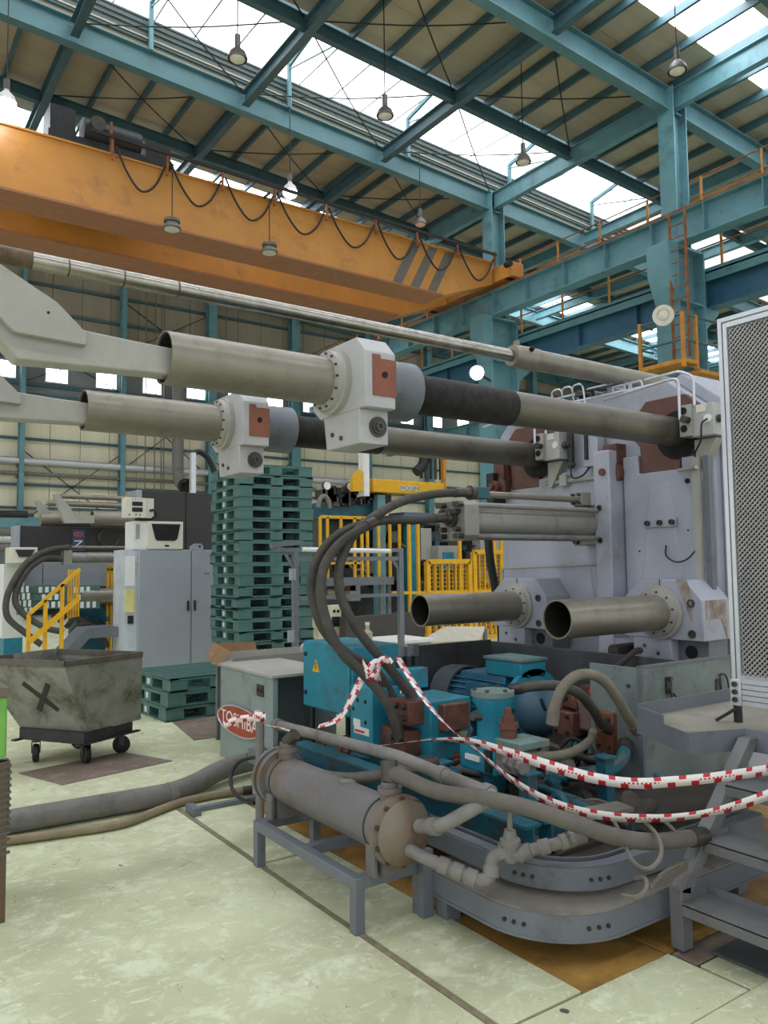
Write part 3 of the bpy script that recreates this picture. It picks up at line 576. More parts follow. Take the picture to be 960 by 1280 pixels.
# clutter of tubes and small valves on top of the platen
rr = random.Random(3)
for i in range(5):
    y = 4.05 + i * .18
    MB().tube(fillet([(5.46 + .04 * (i % 3), y, 3.06), (5.46 + .04 * (i % 3), y, 3.12 + .03 * (i % 3)), (5.46 + .04 * (i % 3), y + .3, 3.12 + .03 * (i % 3)), (5.9, y + .34, 3.12 + .03 * (i % 3)), (5.9, y + .34, 3.06)], .04), .009, 6).build('oil_tube', STEEL if i % 2 else ALU, pt)
for (x, y, s) in ((5.6, 4.75, .05), (5.75, 4.95, .06), (5.55, 5.1, .05), (5.9, 4.7, .05)):
    v_ = MB().bx(x - s, x + s, y - s, y + s, 3.07, 3.07 + s * 2.4).build('pilot_valve', DARKM, pt, bevel=.006); MB().cyl((x - s, y, 3.07 + s * 1.4), (x - s * 2.6, y, 3.07 + s * 1.4), s * .6, n=12).build('solenoid', HYD if s > .055 else STEEL, v_)
for y in (4.5, 4.62, 4.74): MB().tube(fillet([(5.3, y, 2.85), (5.25, y, 3.16), (5.25, y + .12, 3.16), (5.3, y + .12, 2.85)], .05), .008, 6).build('oil_tube', ALU, pt)
MB().cyl((5.0, 5.3, 2.95), (5.4, 4.2, 3.05), .012, n=8).build('tube_rail', ALU, pt)
# ================================================================ LOWER SLEEVES
def lower_sleeve(dy, label):
    y = 3.665 + dy; z = 1.235
    t = thing('lower_tie_bar_sleeve', label, 'sleeve', (5.0, y, .88), 'lower sleeves of the press')
    MB().pipe((3.955, y, z), (5.03, y, z), .131, .122, 48).build('sleeve', SLEEVE, t); MB().pipe((3.965, y, z), (5.03, y, z), .1218, .118, 40).build('sleeve_bore', BORE, t)
    MB().lathe((5.0, y, z), (1, 0, 0), [(0, .131), (.008, .17), (.03, .172), (.035, .2), (.06, .2), (.06, .12)], 44, False).build('flange_ring', CREAMP, t)
    bolt_circle(t, (4.995, y, z), (1, 0, 0), .153, 10, .008, .02, STEEL, ph=.2)
    yb = 3.31 + dy
    bk = MB().prism([(yb, 1.04), (yb, 1.33), (yb + .13, 1.478), (yb + .52, 1.478), (yb + .68, 1.34), (yb + .68, 1.04)], 'x', 5.06, 5.40).build('clamp_block', PLAT, t, bevel=.008)
    MB().bx(5.06, 5.36, yb + .27, yb + .60, .88, 1.041).build('clamp_foot', PLAT, t, bevel=.006)
    MB().bx(5.15, 5.36, yb + .02, yb + .27, .86, 1.041).build('clamp_foot', GREYP, t, bevel=.006)
    MB().cyl((5.145, yb + .16, .95), (5.16, yb + .16, .95), .05, n=18).build('bush_hole', HOLE, t)
    for (a, b_) in ((.09, 1.31), (.62, 1.32), (.09, 1.09)):
        MB().lathe((5.062, yb + a, b_), (-1, 0, 0), [(0, .03), (.012, .03), (.012, .018), (.004, .016)], 16).build('socket_bolt', STEEL, bk)
    for (a, b_) in ((.38, .93), (.5, .98)): MB().cyl((5.055, yb + a, b_), (5.062, yb + a, b_), .014, n=10).build('bolt', STEEL, t)
    MB().bx(5.055, 5.061, yb + .345, yb + .349, 1.43, 1.478).build('split_line', HOLE, bk)
    MB().cyl((5.2, yb - .004, 1.27), (5.2, yb + .002, 1.27), .012, n=12).build('tapped_hole', HOLE, bk)
    return t
ls = lower_sleeve(0, 'lower hollow sleeve with rust stained clamp block on the guard panel side')
ls2 = lower_sleeve(1.5, 'lower hollow sleeve with clamp block beside the yellow railings')
RST = mat('rust_streak', '#8d7a6c', .7, var=.25, scale=14, dirt='#a5a3a6', damt=.6, dscale=9)
MB().prism([(3.39, 1.36), (3.43, 1.482), (3.52, 1.482), (3.45, 1.30), (3.40, 1.18)], 'x', 5.056, 5.06).build('rust_stain', RST, ls)
MB().prism([(5.1, 1.20), (5.1, 1.33), (5.35, 1.335), (5.35, 1.05), (5.28, 1.2)], 'y', 3.3055, 3.309).build('rust_stain', RST, ls)
MB().cyl((4.95, 4.02, .93), (5.4, 4.02, .93), .05, n=16).build('guide_pin', STEEL, pt); MB().bx(5.2, 5.42, 3.97, 4.2, .86, 1.0).build('guide_pin_block', PLAT, pt); MB().cyl((5.3, 4.25, 1.08), (5.3, 4.9, 1.08), .016, n=8).build('oil_tube', CREAMP, pt)
# ================================================================ CLAMP CYLINDER
CYM = mat('cylinder_grey_paint', '#8b8983', .42, metal=.2, var=.08, scale=5, dirt='#5e5a54', damt=.25, dscale=4)
t = thing('hydraulic_cylinder', 'short square headed hydraulic cylinder bolted between the tie bars', 'cylinder', (4.5, 4.45, 1.76))
y, z = 4.45, 1.93
MB().prism([(y-.145, z-.11), (y-.145, z+.11), (y-.11, z+.145), (y+.11, z+.145), (y+.145, z+.11), (y+.145, z-.11), (y+.11, z-.145), (y-.11, z-.145)], 'x', 3.72, 3.86).build('head_block', CYM, t, bevel=.006)
MB().cyl((3.86, y, z), (5.24, y, z), .108, n=36).build('barrel', CYM, t)
for a in (-1, 1):
    for b_ in (-1, 1): MB().cyl((3.86, y + a * .11, z + b_ * .115), (5.24, y + a * .11, z + b_ * .115), .02, n=12).build('tie_rod', CYM, t)
MB().bx(5.22, 5.40, y - .17, y + .17, z - .17, z + .17).build('rear_flange', CYM, t, bevel=.008)
for a in (-1, 1):
    for b_ in (-1, 1):
        for q in range(3): p = V((3.72, y + a * (.08 + .035 * (q == 1)), z + b_ * (.115 - .05 * (q == 2)))); MB().cyl(p, p - V((.05, 0, 0)), .022, n=6).build('nut', STEEL, t)
        MB().lathe((5.22, y + a * .135, z + b_ * .135), (-1, 0, 0), [(0, .026), (.03, .026), (.03, .014), (.02, .012)], 14).build('socket_bolt', STEEL, t)
MB().lathe((3.72, y, z + .02), (-1, 0, 0), [(0, .07), (.03, .07), (.03, .05), (.07, .045), (.07, .036), (.12, .034)], 18).build('hose_flange', STEEL, t)
MB().cyl((4.05, y, 2.14), (5.1, y, 2.14), .026, n=16).build('return_pipe', SLEEVE, t)
MB().bx(5.08, 5.2, y - .05, y + .05, 2.09, 2.2).build('pipe_flange', CYM, t, bevel=.006); MB().bx(5.1, 5.19, y - .045, y + .045, 2.07, 2.1).build('pipe_flange', STEEL, t)
for a in (-1, 1):
    for b_ in (-1, 1): MB().cyl((5.08, y + a * .033, 2.145 + b_ * .035), (5.05, y + a * .033, 2.145 + b_ * .035), .012, n=8).build('bolt', STEEL, t)
MB().bx(3.93, 4.06, y - .045, y + .045, 2.10, 2.19).build('teal_coupling', HYDD, t, bevel=.008)
MB().lathe((3.94, y, 2.145), (-1, 0, 0), [(0, .05), (.03, .055), (.05, .055), (.05, .042), (.09, .036), (.14, .034)], 16).build('hose_flange', STEEL, t)
# ================================================================ LARGE HOSES
def pts_y(lst): return [at(a, b_, Y=c) for a, b_, c in lst]
def hose(label, pts, r=.031, m=HOSE, ends=True, group='large black hoses', name='hydraulic_hose', cat='hose', n=14):
    P = smooth_path(pts, 6); t = thing(name, label, cat, P[0], group)
    MB().tube(P, r, n).build('hose', m, t)
    if ends:
        for a, b_ in ((0, 4), (-1, -5)):
            d = (P[b_] - P[a]).normalized(); MB().cyl(P[a], P[a] + d * (r * 2.6), r * 1.16, n=14).build('ferrule', STEEL if m is not HOSEL else HOSEL, t)
    return t
hose('thick hose arching from the return pipe fitting down to the rusty block', [V((3.82, 4.45, 2.145))] + pts_y([(540, 618, 4.42), (505, 626, 4.4), (475, 641, 4.35), (447, 663, 4.3), (430, 690, 4.25), (423, 722, 4.2), (430, 757, 4.15), (452, 794, 4.1), (485, 833, 4.05), (513, 868, 4.0), (529, 893, 3.98)]))
hose('thick hose from the cylinder head making the widest loop', [V((3.62, 4.45, 1.95))] + pts_y([(520, 650, 4.42), (485, 650, 4.4), (452, 656, 4.38), (424, 668, 4.36), (402, 690, 4.33), (390, 722, 4.3), (393, 757, 4.27), (408, 792, 4.24), (436, 818, 4.22), (467, 836, 4.2), (486, 862, 4.18), (495, 890, 4.16)]))
hose('thick hose in the middle of the loop tied with barrier tape', pts_y([(468, 652, 4.3), (447, 664, 4.27), (424, 680, 4.24), (406, 706, 4.2), (401, 742, 4.15), (410, 782, 4.1), (427, 815, 4.05), (452, 840, 4.0), (477, 868, 3.93), (491, 895, 3.9), (499, 922, 3.88)]))
# ================================================================ MACHINE BASE
base = thing('press_bed', 'grey press bed with curved skirts, oil pan and pan walls', 'machine bed', (3.6, 3.7, 0))
def corner_path(x, y, r, yend, xend, n=14):
    P = [(x, yend), (x, y + r)]
    for k in range(1, n + 1):
        a = math.pi + math.pi / 2 * k / n; P.append((x + r + r * math.cos(a), y + r + r * math.sin(a)))
    P.append((xend, y)); return P
P_lo = corner_path(2.30, 2.17, .38, 3.02, 3.75)
MB().wall_strip(P_lo, .095, .2, .012).build('lower_skirt', GREYP, base)
MB().wall_strip(corner_path(2.305, 2.175, .38, 3.02, 3.75), .093, .105, .03).build('skirt_lip', GREYP, base)
def deck(path, inner, z, th):
    n = len(path); vs = [(p[0], p[1], z + t) for p in path for t in (0, th)] + [(p[0], p[1], z + t) for p in inner for t in (0, th)]
    fs = []
    for i in range(n - 1):
        a, b_, c_, d_ = 2*i, 2*i + 2, 2*n + 2*i, 2*n + 2*i + 2
        fs += [(a+1, b_+1, d_+1, c_+1), (a, c_, d_, b_), (a, b_, b_+1, a+1), (c_, c_+1, d_+1, d_)]
    return MB().add(vs, fs + [(0, 1, 2*n+1, 2*n), (2*n-2, 4*n-2, 4*n-1, 2*n-1)])
DUSTY = mat('dusty_deck_plate', '#837e76', .75, var=.12, scale=6, dirt='#5f5a52', damt=.3, dscale=4)
deck(P_lo, corner_path(2.78, 2.62, .1, 3.02, 3.75), .2, .008).build('skirt_deck', DUSTY, base)
P_up = corner_path(2.44, 2.265, .36, 3.02, 3.9)
P_up2 = corner_path(2.44, 2.265, .36, 5.2, 3.9)
MB().wall_strip(P_up2, .235, .325, .012).build('upper_skirt', GREYP, base)
MB().wall_strip(corner_path(2.47, 2.295, .34, 5.2, 3.9), .318, .33, .06).build('skirt_lip', GREYP, base)
MB().wall_strip(corner_path(2.53, 2.355, .3, 5.2, 3.9), .25, .335, .01).build('inner_skirt', GREYP, base)
for P_, z in ((P_lo, .15), (P_up, .28)):
    for k in (3, 4, 5, 11, 12, 13):
        p = V((P_[k][0], P_[k][1], z)); q = V((P_[k+1][0] - P_[k-1][0], P_[k+1][1] - P_[k-1][1], 0)).normalized(); nn = V((q.y, -q.x, 0))
        if (nn.x + nn.y) > 0: nn = -nn
        MB().cyl(p, p + nn * .014, .009, n=6).build('skirt_bolt', DARKM, base)
for p in ((2.36, 2.9), (2.75, 2.45), (3.3, 2.45), (3.7, 2.3), (2.6, 4.5), (3.6, 4.9), (4.8, 4.9), (4.8, 3.3)): MB().bx(p[0] - .04, p[0] + .04, p[1] - .04, p[1] + .04, -.014, .2).build('base_foot', GREYP, base)
PAN = mat('oily_dusty_pan', '#4d463e', .7, var=.25, scale=4, dirt='#3a342e', damt=.4, dscale=3)
MB().bx(2.50, 4.9, 2.62, 5.36, .2, .26).build('pan_floor', PAN, base)
MB().bx(2.78, 3.75, 2.36, 2.62, .2, .24).build('pan_floor', PAN, base)
MB().bx(4.88, 4.92, 3.06, 5.38, .26, .915).build('pan_wall', DGREY, base, bevel=.004); MB().bx(4.06, 4.9, 5.34, 5.38, .26, .93).build('pan_wall', DGREY, base, bevel=.004)
MB().bx(4.0, 4.06, 5.32, 5.4, .2, .945).build('pan_wall_post', GREYP, base)
MB().bx(3.9, 3.94, 5.32, 5.36, .26, .93).build('pan_wall_post', GREYP, base)
for (x0, x1, y0, y1) in ((2.6, 2.68, 2.62, 4.8), (2.68, 2.84, 2.62, 2.70)): MB().ibeam(((x0+x1)/2, y0, .35), ((x0+x1)/2, y1, .35), .1, .14, .014).build('teal_base_beam', HYDD, base)
MB().bx(2.9, 2.98, 2.75, 4.9, .26, .36).build('teal_base_beam', HYDD, base)
MB().prism([(2.95, 2.62), (3.3, 2.58), (3.32, 2.7), (2.97, 2.75)], 'z', .37, .39).build('loose_plate', DUSTY, base)
# ---- guard box
gb = thing('guard_box', 'pale green grey sheet metal guard box with a latch beside the stairs', 'guard box', (4.4, 3.2, 0))
GBX = mat('guard_box_paint', '#7b8785', .5, var=.1, scale=3, dirt='#4c5250', damt=.32, dscale=2.2)
MB().bx(3.98, 4.92, 3.03, 3.045, .0, .97).bx(3.98, 4.0, 3.045, 3.42, .0, .97).bx(4.9, 4.92, 3.045, 3.06, .0, .97).build('panel', GBX, gb)
MB().bx(3.975, 4.925, 3.025, 3.06, .97, .985).build('top_lip', GREYP, gb)
MB().bx(3.965, 3.99, 3.02, 3.05, .0, .97).build('corner_angle', GREYP, gb)
lt = MB().bx(4.21, 4.26, 3.015, 3.03, .80, .90).build('latch', STEEL, gb); MB().tube(smooth_path([(4.235, 3.01, .83), (4.24, 3.0, .77), (4.27, 3.0, .75), (4.285, 3.005, .77), (4.255, 3.005, .80)], 5), .007, 6).build('latch_hook', STEEL, lt); MB().cyl((4.235, 3.0, .89), (4.235, 3.03, .89), .014, n=10).build('latch_pivot', STEEL, lt)
MB().tube(smooth_path([(4.78, 3.02, .87), (4.75, 3.0, .80), (4.79, 3.0, .74), (4.84, 3.0, .78), (4.83, 3.01, .86), (4.78, 3.02, .87)], 6), .005, 6).build('wire_loop', BLACK, gb); MB().bx(4.74, 4.8, 3.022, 3.031, .74, .84).build('bracket', STEEL, gb)
for z in (.3, .62, .86): MB().cyl((3.97, 3.12, z), (3.982, 3.12, z), .012, n=8).build('bolt', STEEL, gb)
# ================================================================ ELECTRIC MOTOR
mo = thing('electric_motor', 'blue finned electric motor with grey fan cowl lying in the pan', 'motor', (4.2, 4.5, .26))
mx, mz = 4.2, .575
MB().lathe((mx, 5.12, mz), (0, -1, 0), [(0, .10), (0, .17), (.02, .205), (.06, .215), (.26, .225), (.26, .21)], 36, False).build('fan_cowl', mat('cowl_grey', '#4e5a66', .45, var=.12, scale=4, dirt='#3f3d3c', damt=.3), mo)
MB().cyl((mx, 5.115, mz), (mx, 5.11, mz), .17, n=30).build('cowl_grille', DARKM, mo)
MB().cyl((mx, 4.9, mz), (mx, 4.16, mz), .178, n=36).build('motor_body', MOTORB, mo)
for k in range(30):
    a = math.pi * 2 * k / 30
    if .9 < a < 2.2: continue
    d = V((math.cos(a), 0, math.sin(a))); p = V((mx, 0, mz)) + d * .192
    MB().ob(p + V((0, 4.86, 0)), p + V((0, 4.28, 0)), .007, .04, up=d).build('cooling_fin', MOTORB, mo)
MB().bx(mx - .13, mx + .13, 4.3, 4.8, mz + .12, mz + .205).build('terminal_seat', MOTORB, mo, bevel=.01)
jb = MB().bx(mx - .14, mx + .12, 4.12, 4.5, mz + .205, mz + .32).build('terminal_box', HYD, mo, bevel=.012)
MB().bx(mx - .15, mx + .13, 4.11, 4.51, mz + .32, mz + .345).build('terminal_lid', mat('dusty_teal_lid', '#5b7f84', .7, var=.2, scale=9, dirt='#736a5c', damt=.4), jb, bevel=.006)
MB().bx(mx - .2, mx - .16, 4.42, 4.66, mz + .06, mz + .14).build('name_plate_box', MOTORB, mo, bevel=.004)
MB().lathe((mx, 4.17, mz), (0, -1, 0), [(0, .15), (0, .265), (.03, .27), (.05, .27), (.05, .15)], 40).build('end_flange', HYD, mo)
bolt_circle(mo, (mx, 4.12, mz), (0, -1, 0), .235, 10, .012, .015, STEEL)
MB().lathe((mx, 4.12, mz), (0, -1, 0), [(0, .2), (.06, .19), (.2, .155), (.3, .145), (.34, .145)], 36).build('bell_housing', mat('bell_blue_grey', '#4f7086', .42, var=.15, scale=5, dirt='#59605f', damt=.35, dscale=3), mo)
MB().tube(smooth_path([(4.06, 3.93, mz + .09), (4.045, 3.9, mz + .06), (4.05, 3.88, mz + .02)], 4), .012, 6).build('housing_slot', HOLE, mo)
for yy in (4.72, 4.3): MB().bx(mx - .2, mx + .2, yy - .04, yy + .04, .25, mz - .13).build('motor_foot', MOTORB, mo)
# ================================================================ PUMP (rusty)
pu = thing('hydraulic_pump', 'rusty brown axial pump bolted to the motor bell housing', 'pump', (4.15, 3.5, .26))
MB().lathe((4.2, 3.785, mz), (0, -1, 0), [(0, .14), (.04, .14), (.06, .11), (.2, .12), (.24, .135), (.42, .135), (.44, .1), (.5, .09)], 24).build('pump_body', RUSTB, pu)
MB().bx(4.03, 4.33, 3.40, 3.60, mz - .06, mz + .15).build('pump_cover', mat('dusty_rust', '#86756b', .75, var=.2, scale=10, dirt='#6a4237', damt=.45, dscale=5), pu, bevel=.02)
MB().bx(3.96, 4.1, 3.56, 3.74, mz - .1, mz + .06).build('control_block', RUSTB, pu, bevel=.01); MB().bx(3.94, 4.12, 3.22, 3.36, mz - .14, mz + .11).build('flange_block', mat('red_rust_flange', '#7c4a35', .6, var=.2, scale=9), pu, bevel=.008)
for (y_, z_) in ((3.25, -.1), (3.33, -.1), (3.25, .07), (3.33, .07)): MB().cyl((3.94, y_, mz + z_), (3.92, y_, mz + z_), .014, n=6).build('bolt', STEEL, pu)
for (y_, z_) in ((3.6, .03), (3.7, .03), (3.6, -.07), (3.7, -.07)): MB().cyl((3.96, y_, mz + z_), (3.94, y_, mz + z_), .012, n=6).build('bolt', DARKM, pu)
MB().prism([(3.56, mz + .07), (3.6, mz + .2), (3.72, mz + .22), (3.76, mz + .1)], 'x', 4.0, 4.12).build('yoke_plate', RUSTB, pu, bevel=.012); MB().cyl((4.0, 3.66, mz + .15), (3.985, 3.66, mz + .15), .03, n=6).build('yoke_nut', STEEL, pu)
MB().bx(4.1, 4.3, 3.42, 3.62, mz + .15, mz + .22).build('valve_cap', RUSTB, pu, bevel=.01); MB().cyl((4.12, 3.5, mz + .215), (4.06, 3.47, mz + .20), .026, n=14).build('orange_plug', mat('orange_plastic', '#e8642a', .4), pu)
MB().cyl((4.25, 3.6, mz + .22), (4.25, 3.6, mz + .33), .02, n=10).build('fitting', HYD, pu); MB().bx(4.22, 4.28, 3.57, 3.63, mz + .25, mz + .29).build('fitting', BRASS, pu); MB().ob((4.3, 3.4, mz + .2), (4.72, 3.28, mz + .2), .05, .06).build('lever', DUST, pu)
MB().lathe((4.2, 3.3, mz - .03), (0, -1, 0), [(0, .1), (.1, .1), (.1, .06), (.16, .06)], 16).build('end_cap', RUSTB, pu)
MB().bx(4.1, 4.3, 3.35, 3.7, .25, mz - .12).build('pump_foot', HYDD, pu)
# ================================================================ TEAL TERMINAL BOX
tb = thing('terminal_box', 'bright teal terminal box with yellow warning triangle', 'electrical box', (3.1, 4.9, .26))
MB().bx(2.91, 3.30, 4.56, 5.24, .57, 1.055).build('enclosure', HYD, tb, bevel=.01)
MB().bx(2.895, 2.912, 4.58, 5.22, .585, 1.04).build('door', HYD, tb, bevel=.005)
for z in (.68, .96): MB().cyl((2.885, 5.18, z), (2.897, 5.18, z), .018, n=12).build('lock', DARKM, tb)
wt = at(395, 832, X=2.893)
MB().prism([(wt.y - .05, wt.z - .045), (wt.y + .05, wt.z - .045), (wt.y, wt.z + .05)], 'x', 2.891, 2.8945).build('warning_triangle', YEL, tb)
MB().prism([(wt.y - .004, wt.z + .025), (wt.y + .012, wt.z + .02), (wt.y + .004, wt.z + .002), (wt.y - .01, wt.z - .004), (wt.y + .003, wt.z - .032), (wt.y + .004, wt.z - .004), (wt.y + .014, wt.z + .006)], 'x', 2.8895, 2.8908).build('flash_mark', BLACK, tb)
for p in ((2.95, 4.62), (2.95, 5.18), (3.26, 4.62), (3.26, 5.18)): MB().cyl((p[0], p[1], .26), (p[0], p[1], .57), .02, n=10).build('leg', DARKM, tb)
MB().bx(3.0, 3.2, 4.7, 5.1, .26, .34).build('mount_plate', DARKM, tb)
# ================================================================ TEAL MANIFOLD
mf = thing('valve_manifold', 'teal hydraulic manifold block with rusty flanges and white label', 'manifold', (2.95, 4.1, .26))
MB().bx(2.80, 3.02, 4.16, 4.42, .42, .83).build('block', HYD, mf, bevel=.006)
MB().bx(2.98, 3.3, 3.80, 4.17, .42, .78).build('block', HYD, mf, bevel=.006); MB().bx(3.0, 3.25, 4.16, 4.40, .80, .93).build('block', HYD, mf, bevel=.006)
MB().bx(2.86, 2.98, 3.9, 4.16, .42, .60).build('flange_block', RUSTB, mf, bevel=.006); MB().bx(3.04, 3.24, 3.74, 3.82, .60, .76).build('flange_block', RUSTB, mf, bevel=.006); MB().bx(2.86, 2.99, 3.86, 4.08, .64, .78).build('flange_block', RUSTB, mf, bevel=.006)
for (x_, y_, z_) in ((2.80, 4.24, .74), (2.80, 4.33, .74), (2.80, 4.24, .61), (2.80, 4.33, .61), (2.80, 4.38, .68)): MB().cyl((x_ - .002, y_, z_), (x_ + .002, y_, z_), .014, n=12).build('port', HOLE, mf)
for (x_, y_, z_) in ((2.86, 3.94, .46), (2.86, 4.02, .46), (2.86, 3.94, .55), (2.86, 4.02, .55), (2.86, 3.9, .68), (2.86, 3.98, .68), (2.86, 3.9, .75), (2.86, 3.98, .75)): MB().cyl((x_, y_, z_), (x_ - .03, y_, z_), .019, n=8).build('socket_bolt', STEEL, mf)
MB().bx(2.797, 2.801, 4.20, 4.37, .53, .575).build('white_label', WHITE, mf); MB().bx(2.797, 2.801, 4.30, 4.38, .575, .62).build('white_label', WHITE, mf); MB().bx(2.7955, 2.797, 4.25, 4.36, .575 - .035, .575 - .02).build('red_line', REDP, mf)
for k in range(3): MB().cyl((3.1 + .07 * k, 4.28, .93), (3.1 + .07 * k, 4.28, 1.0), .03, n=12).build('solenoid', DARKM, mf)
MB().lathe((2.92, 4.24, .83), (0, 0, 1), [(0, .05), (.04, .05), (.04, .035), (.07, .035)], 12).build('relief_cap', STEEL, mf)
MB().bx(2.85, 3.2, 3.95, 4.35, .26, .42).build('manifold_foot', HYDD, mf)
# ================================================================ VERTICAL PUMP / FILTER ASSEMBLY
fp = thing('filter_pump', 'teal upright filter housing with bolted lid and brass fittings', 'pump', (3.1, 3.4, .26))
fx, fy = 3.14, 3.42
MB().lathe((fx, fy, .58), (0, 0, 1), [(0, .1), (.02, .095), (.2, .092), (.24, .115), (.27, .115)], 28).build('housing', HYD, fp)
MB().lathe((fx, fy, .85), (0, 0, 1), [(0, .125), (.03, .125), (.035, .09), (.04, .02)], 28).build('lid', mat('dusty_teal_metal', '#6d8480', .7, var=.2, scale=9, dirt='#7a6d5c', damt=.4), fp)
bolt_circle(fp, (fx, fy, .88), (0, 0, 1), .105, 6, .012, .016, STEEL)
MB().bx(3.0, 3.3, 3.26, 3.56, .44, .6).build('lower_block', HYD, fp, bevel=.012); MB().bx(2.99, 3.0, 3.38, 3.5, .5, .53).build('cast_lettering_bar', WHITE, fp)
MB().bx(2.985, 3.0, 3.28, 3.33, .46, .58).build('name_plate', DARKM, fp)
MB().lathe((fx, fy, .26), (0, 0, 1), [(0, .1), (.04, .1), (.04, .07), (.18, .085)], 20).build('base_casting', HYDD, fp)
MB().bx(3.0, 3.16, 3.1, 3.26, .48, .62).build('outlet_block', DUST, fp, bevel=.01); MB().bx(2.98, 3.2, 3.04, 3.24, .62, .66).build('outlet_plate', mat('dusty_teal_metal', '#6d8480'), fp, bevel=.006)
MB().lathe((3.05, 3.2, .66), (0, 0, 1), [(0, .045), (.05, .045), (.05, .055), (.08, .055), (.08, .035), (.12, .035), (.12, .022), (.16, .022)], 8).build('relief_valve', RUSTB, fp)
MB().lathe((2.98, 3.12, .56), (-.35, -1, 0), [(0, .05), (.05, .05), (.05, .04), (.08, .04), (.08, .05), (.12, .05), (.12, .035), (.17, .035)], 8).build('union', DUST, fp)
MB().cyl((2.99, 3.36, .75), (2.93, 3.36, .76), .02, n=8).build('plug', STEEL, fp)
for (x_, y_, h, lb) in ((2.97, 2.98, .52, 'tall teal pipe post standing in the pan before the filter housing'), (3.62, 3.02, .5, 'teal pipe post standing in the pan beside the guard box'), (2.92, 3.62, .46, 'teal pipe post of the close pair between manifold and filter'), (2.92, 3.75, .46, 'teal pipe post of the close pair between manifold and filter')):
    o = MB().bx(x_ - .035, x_ + .035, y_ - .035, y_ + .035, .26, h).bx(x_ - .05, x_ + .05, y_ - .05, y_ + .05, h, h + .015).build('teal_pipe_post', HYDD, None, bevel=.004)
    tag(o, lb, 'support post', 'teal posts in the oil pan')
# ================================================================ SMALLER HOSES IN THE PAN
def ph(label, pts, r, m=HOSE, **k): return hose(label, pts, r, m, group='hoses in the oil pan', **k)
ph('pale dusty hose arching high over the rusty pump', [at(690, 905, X=3.25), at(694, 882, X=3.26), at(702, 862, X=3.3), at(718, 846, X=3.36), at(738, 843, X=3.45), at(756, 852, X=3.55), at(772, 873, X=3.65), at(786, 898, X=3.75), at(797, 914, X=3.85)], .03, HOSEL)
hose('dark upright hose behind the lower sleeve beside the yellow fence', [at(610, 672, Y=6.3), at(613, 700, Y=6.3), at(619, 735, Y=6.3), at(626, 780, Y=6.3), V((at(628, 800, Y=6.3).x, 6.3, .02))], .045, BLACK, False)
ph('dark hose running from the filter lid across the bell housing to the pump', [at(640, 862, X=3.3), at(665, 858, X=3.35), at(695, 857, X=3.45), at(722, 866, X=3.55), at(740, 885, X=3.7), at(752, 905, X=3.85), at(762, 912, X=3.93)], .03)
ph('dusty hose curving from the pump flange down under the filter', [at(742, 915, X=3.9), at(738, 925, X=3.8), at(720, 938, X=3.5), at(695, 945, X=3.25), at(665, 944, X=3.1), at(640, 940, X=3.0)], .026, HOSEL)
ph('dark hose sagging behind the filter beneath the motor', [at(540, 895, X=3.2), at(555, 900, X=3.3), at(575, 903, X=3.35), at(595, 893, X=3.45), at(612, 880, X=3.6)], .026)
ph('thick grimy hose low under the rusty pump', [at(690, 965, X=3.5), at(712, 968, X=3.55), at(740, 966, X=3.6), at(765, 962, X=3.7), at(778, 948, X=3.8), at(782, 930, X=3.95)], .04, HYDD)
ph('dark hose lying on the pan floor', [at(600, 960, X=3.3), at(640, 958, X=3.4), at(680, 955, X=3.5), at(715, 945, X=3.7), at(745, 950, X=3.8)], .028)
ph('dusty pipe running low from the manifold toward the filter', [at(500, 905, X=3.1), at(530, 912, X=3.1), at(560, 915, X=3.15), at(585, 920, X=3.2)], .022, HOSEL)
for i, (a, b_, c_) in enumerate(((535, 900, 3.3), (548, 905, 3.3), (700, 935, 3.6), (690, 950, 3.5))):
    p = at(a, b_, X=c_); ph('thin curled cable lying among the pipes of the pan', [p, p + V((.05, -.05, .06)), p + V((.12, -.1, .0)), p + V((.18, .02, -.08)), p + V((.08, .1, -.1))], .011, BLACK, ends=False)
rr = random.Random(11)
for i in range(9):
    a = V((rr.uniform(2.8, 3.6), rr.uniform(3.1, 4.6), rr.uniform(.29, .36))); b_ = a + V((rr.uniform(-.3, .5), rr.uniform(-.8, -.3), rr.uniform(-.02, .04)))
    mm = (DUST, HOSE, HYDD)[i % 3]; ph(('pale dusty pipe lying low across the oil pan', 'dark rubber pipe lying low across the oil pan', 'grimy teal pipe lying low across the oil pan')[i % 3], [a, (a + b_) / 2 + V((rr.uniform(-.1, .1), 0, .02)), b_], rr.choice((.018, .022, .026)), mm)
ph('grey hose climbing over the pan wall behind the pump', [at(735, 845, X=4.6), at(750, 843, X=4.7), at(765, 838, X=4.75), at(780, 826, X=4.8), at(793, 815, X=4.87), at(800, 813, X=4.98)], .022)
# ================================================================ NAME PLATE BOX
tx = thing('sign_box', 'pale grey green cabinet carrying the oval red maker sign', 'cabinet', (3.0, 5.95, 0))
MB().bx(2.76, 3.32, 6.40, 6.44, 0, .76).bx(2.76, 2.80, 5.45, 6.40, 0, .76).bx(2.80, 3.32, 5.45, 5.52, 0, .16).bx(3.28, 3.32, 5.45, 6.40, 0, .76).bx(2.80, 3.28, 5.9, 5.94, 0, .76).build('body', PALEG, tx)
MB().bx(2.74, 3.34, 5.43, 6.45, .76, .785).build('top', mat('dusty_top', '#a3a19a', .7, var=.1, scale=7), tx, bevel=.004)
MB().bx(2.752, 2.765, 5.60, 5.72, .60, .69).build('latch_plate', STEEL, tx)
for y_ in (5.63, 5.69): MB().cyl((2.745, y_, .645), (2.755, y_, .645), .014, n=10).build('bolt', DARKM, tx)
sc_ = at(299, 902, X=2.744)
el = [(sc_.y + .42 * math.cos(a), sc_.z + .118 * math.sin(a)) for a in [2*math.pi*i/40 for i in range(40)]]
SIGNR = mat('sign_red', '#a8442f', .45, var=.12, scale=8)
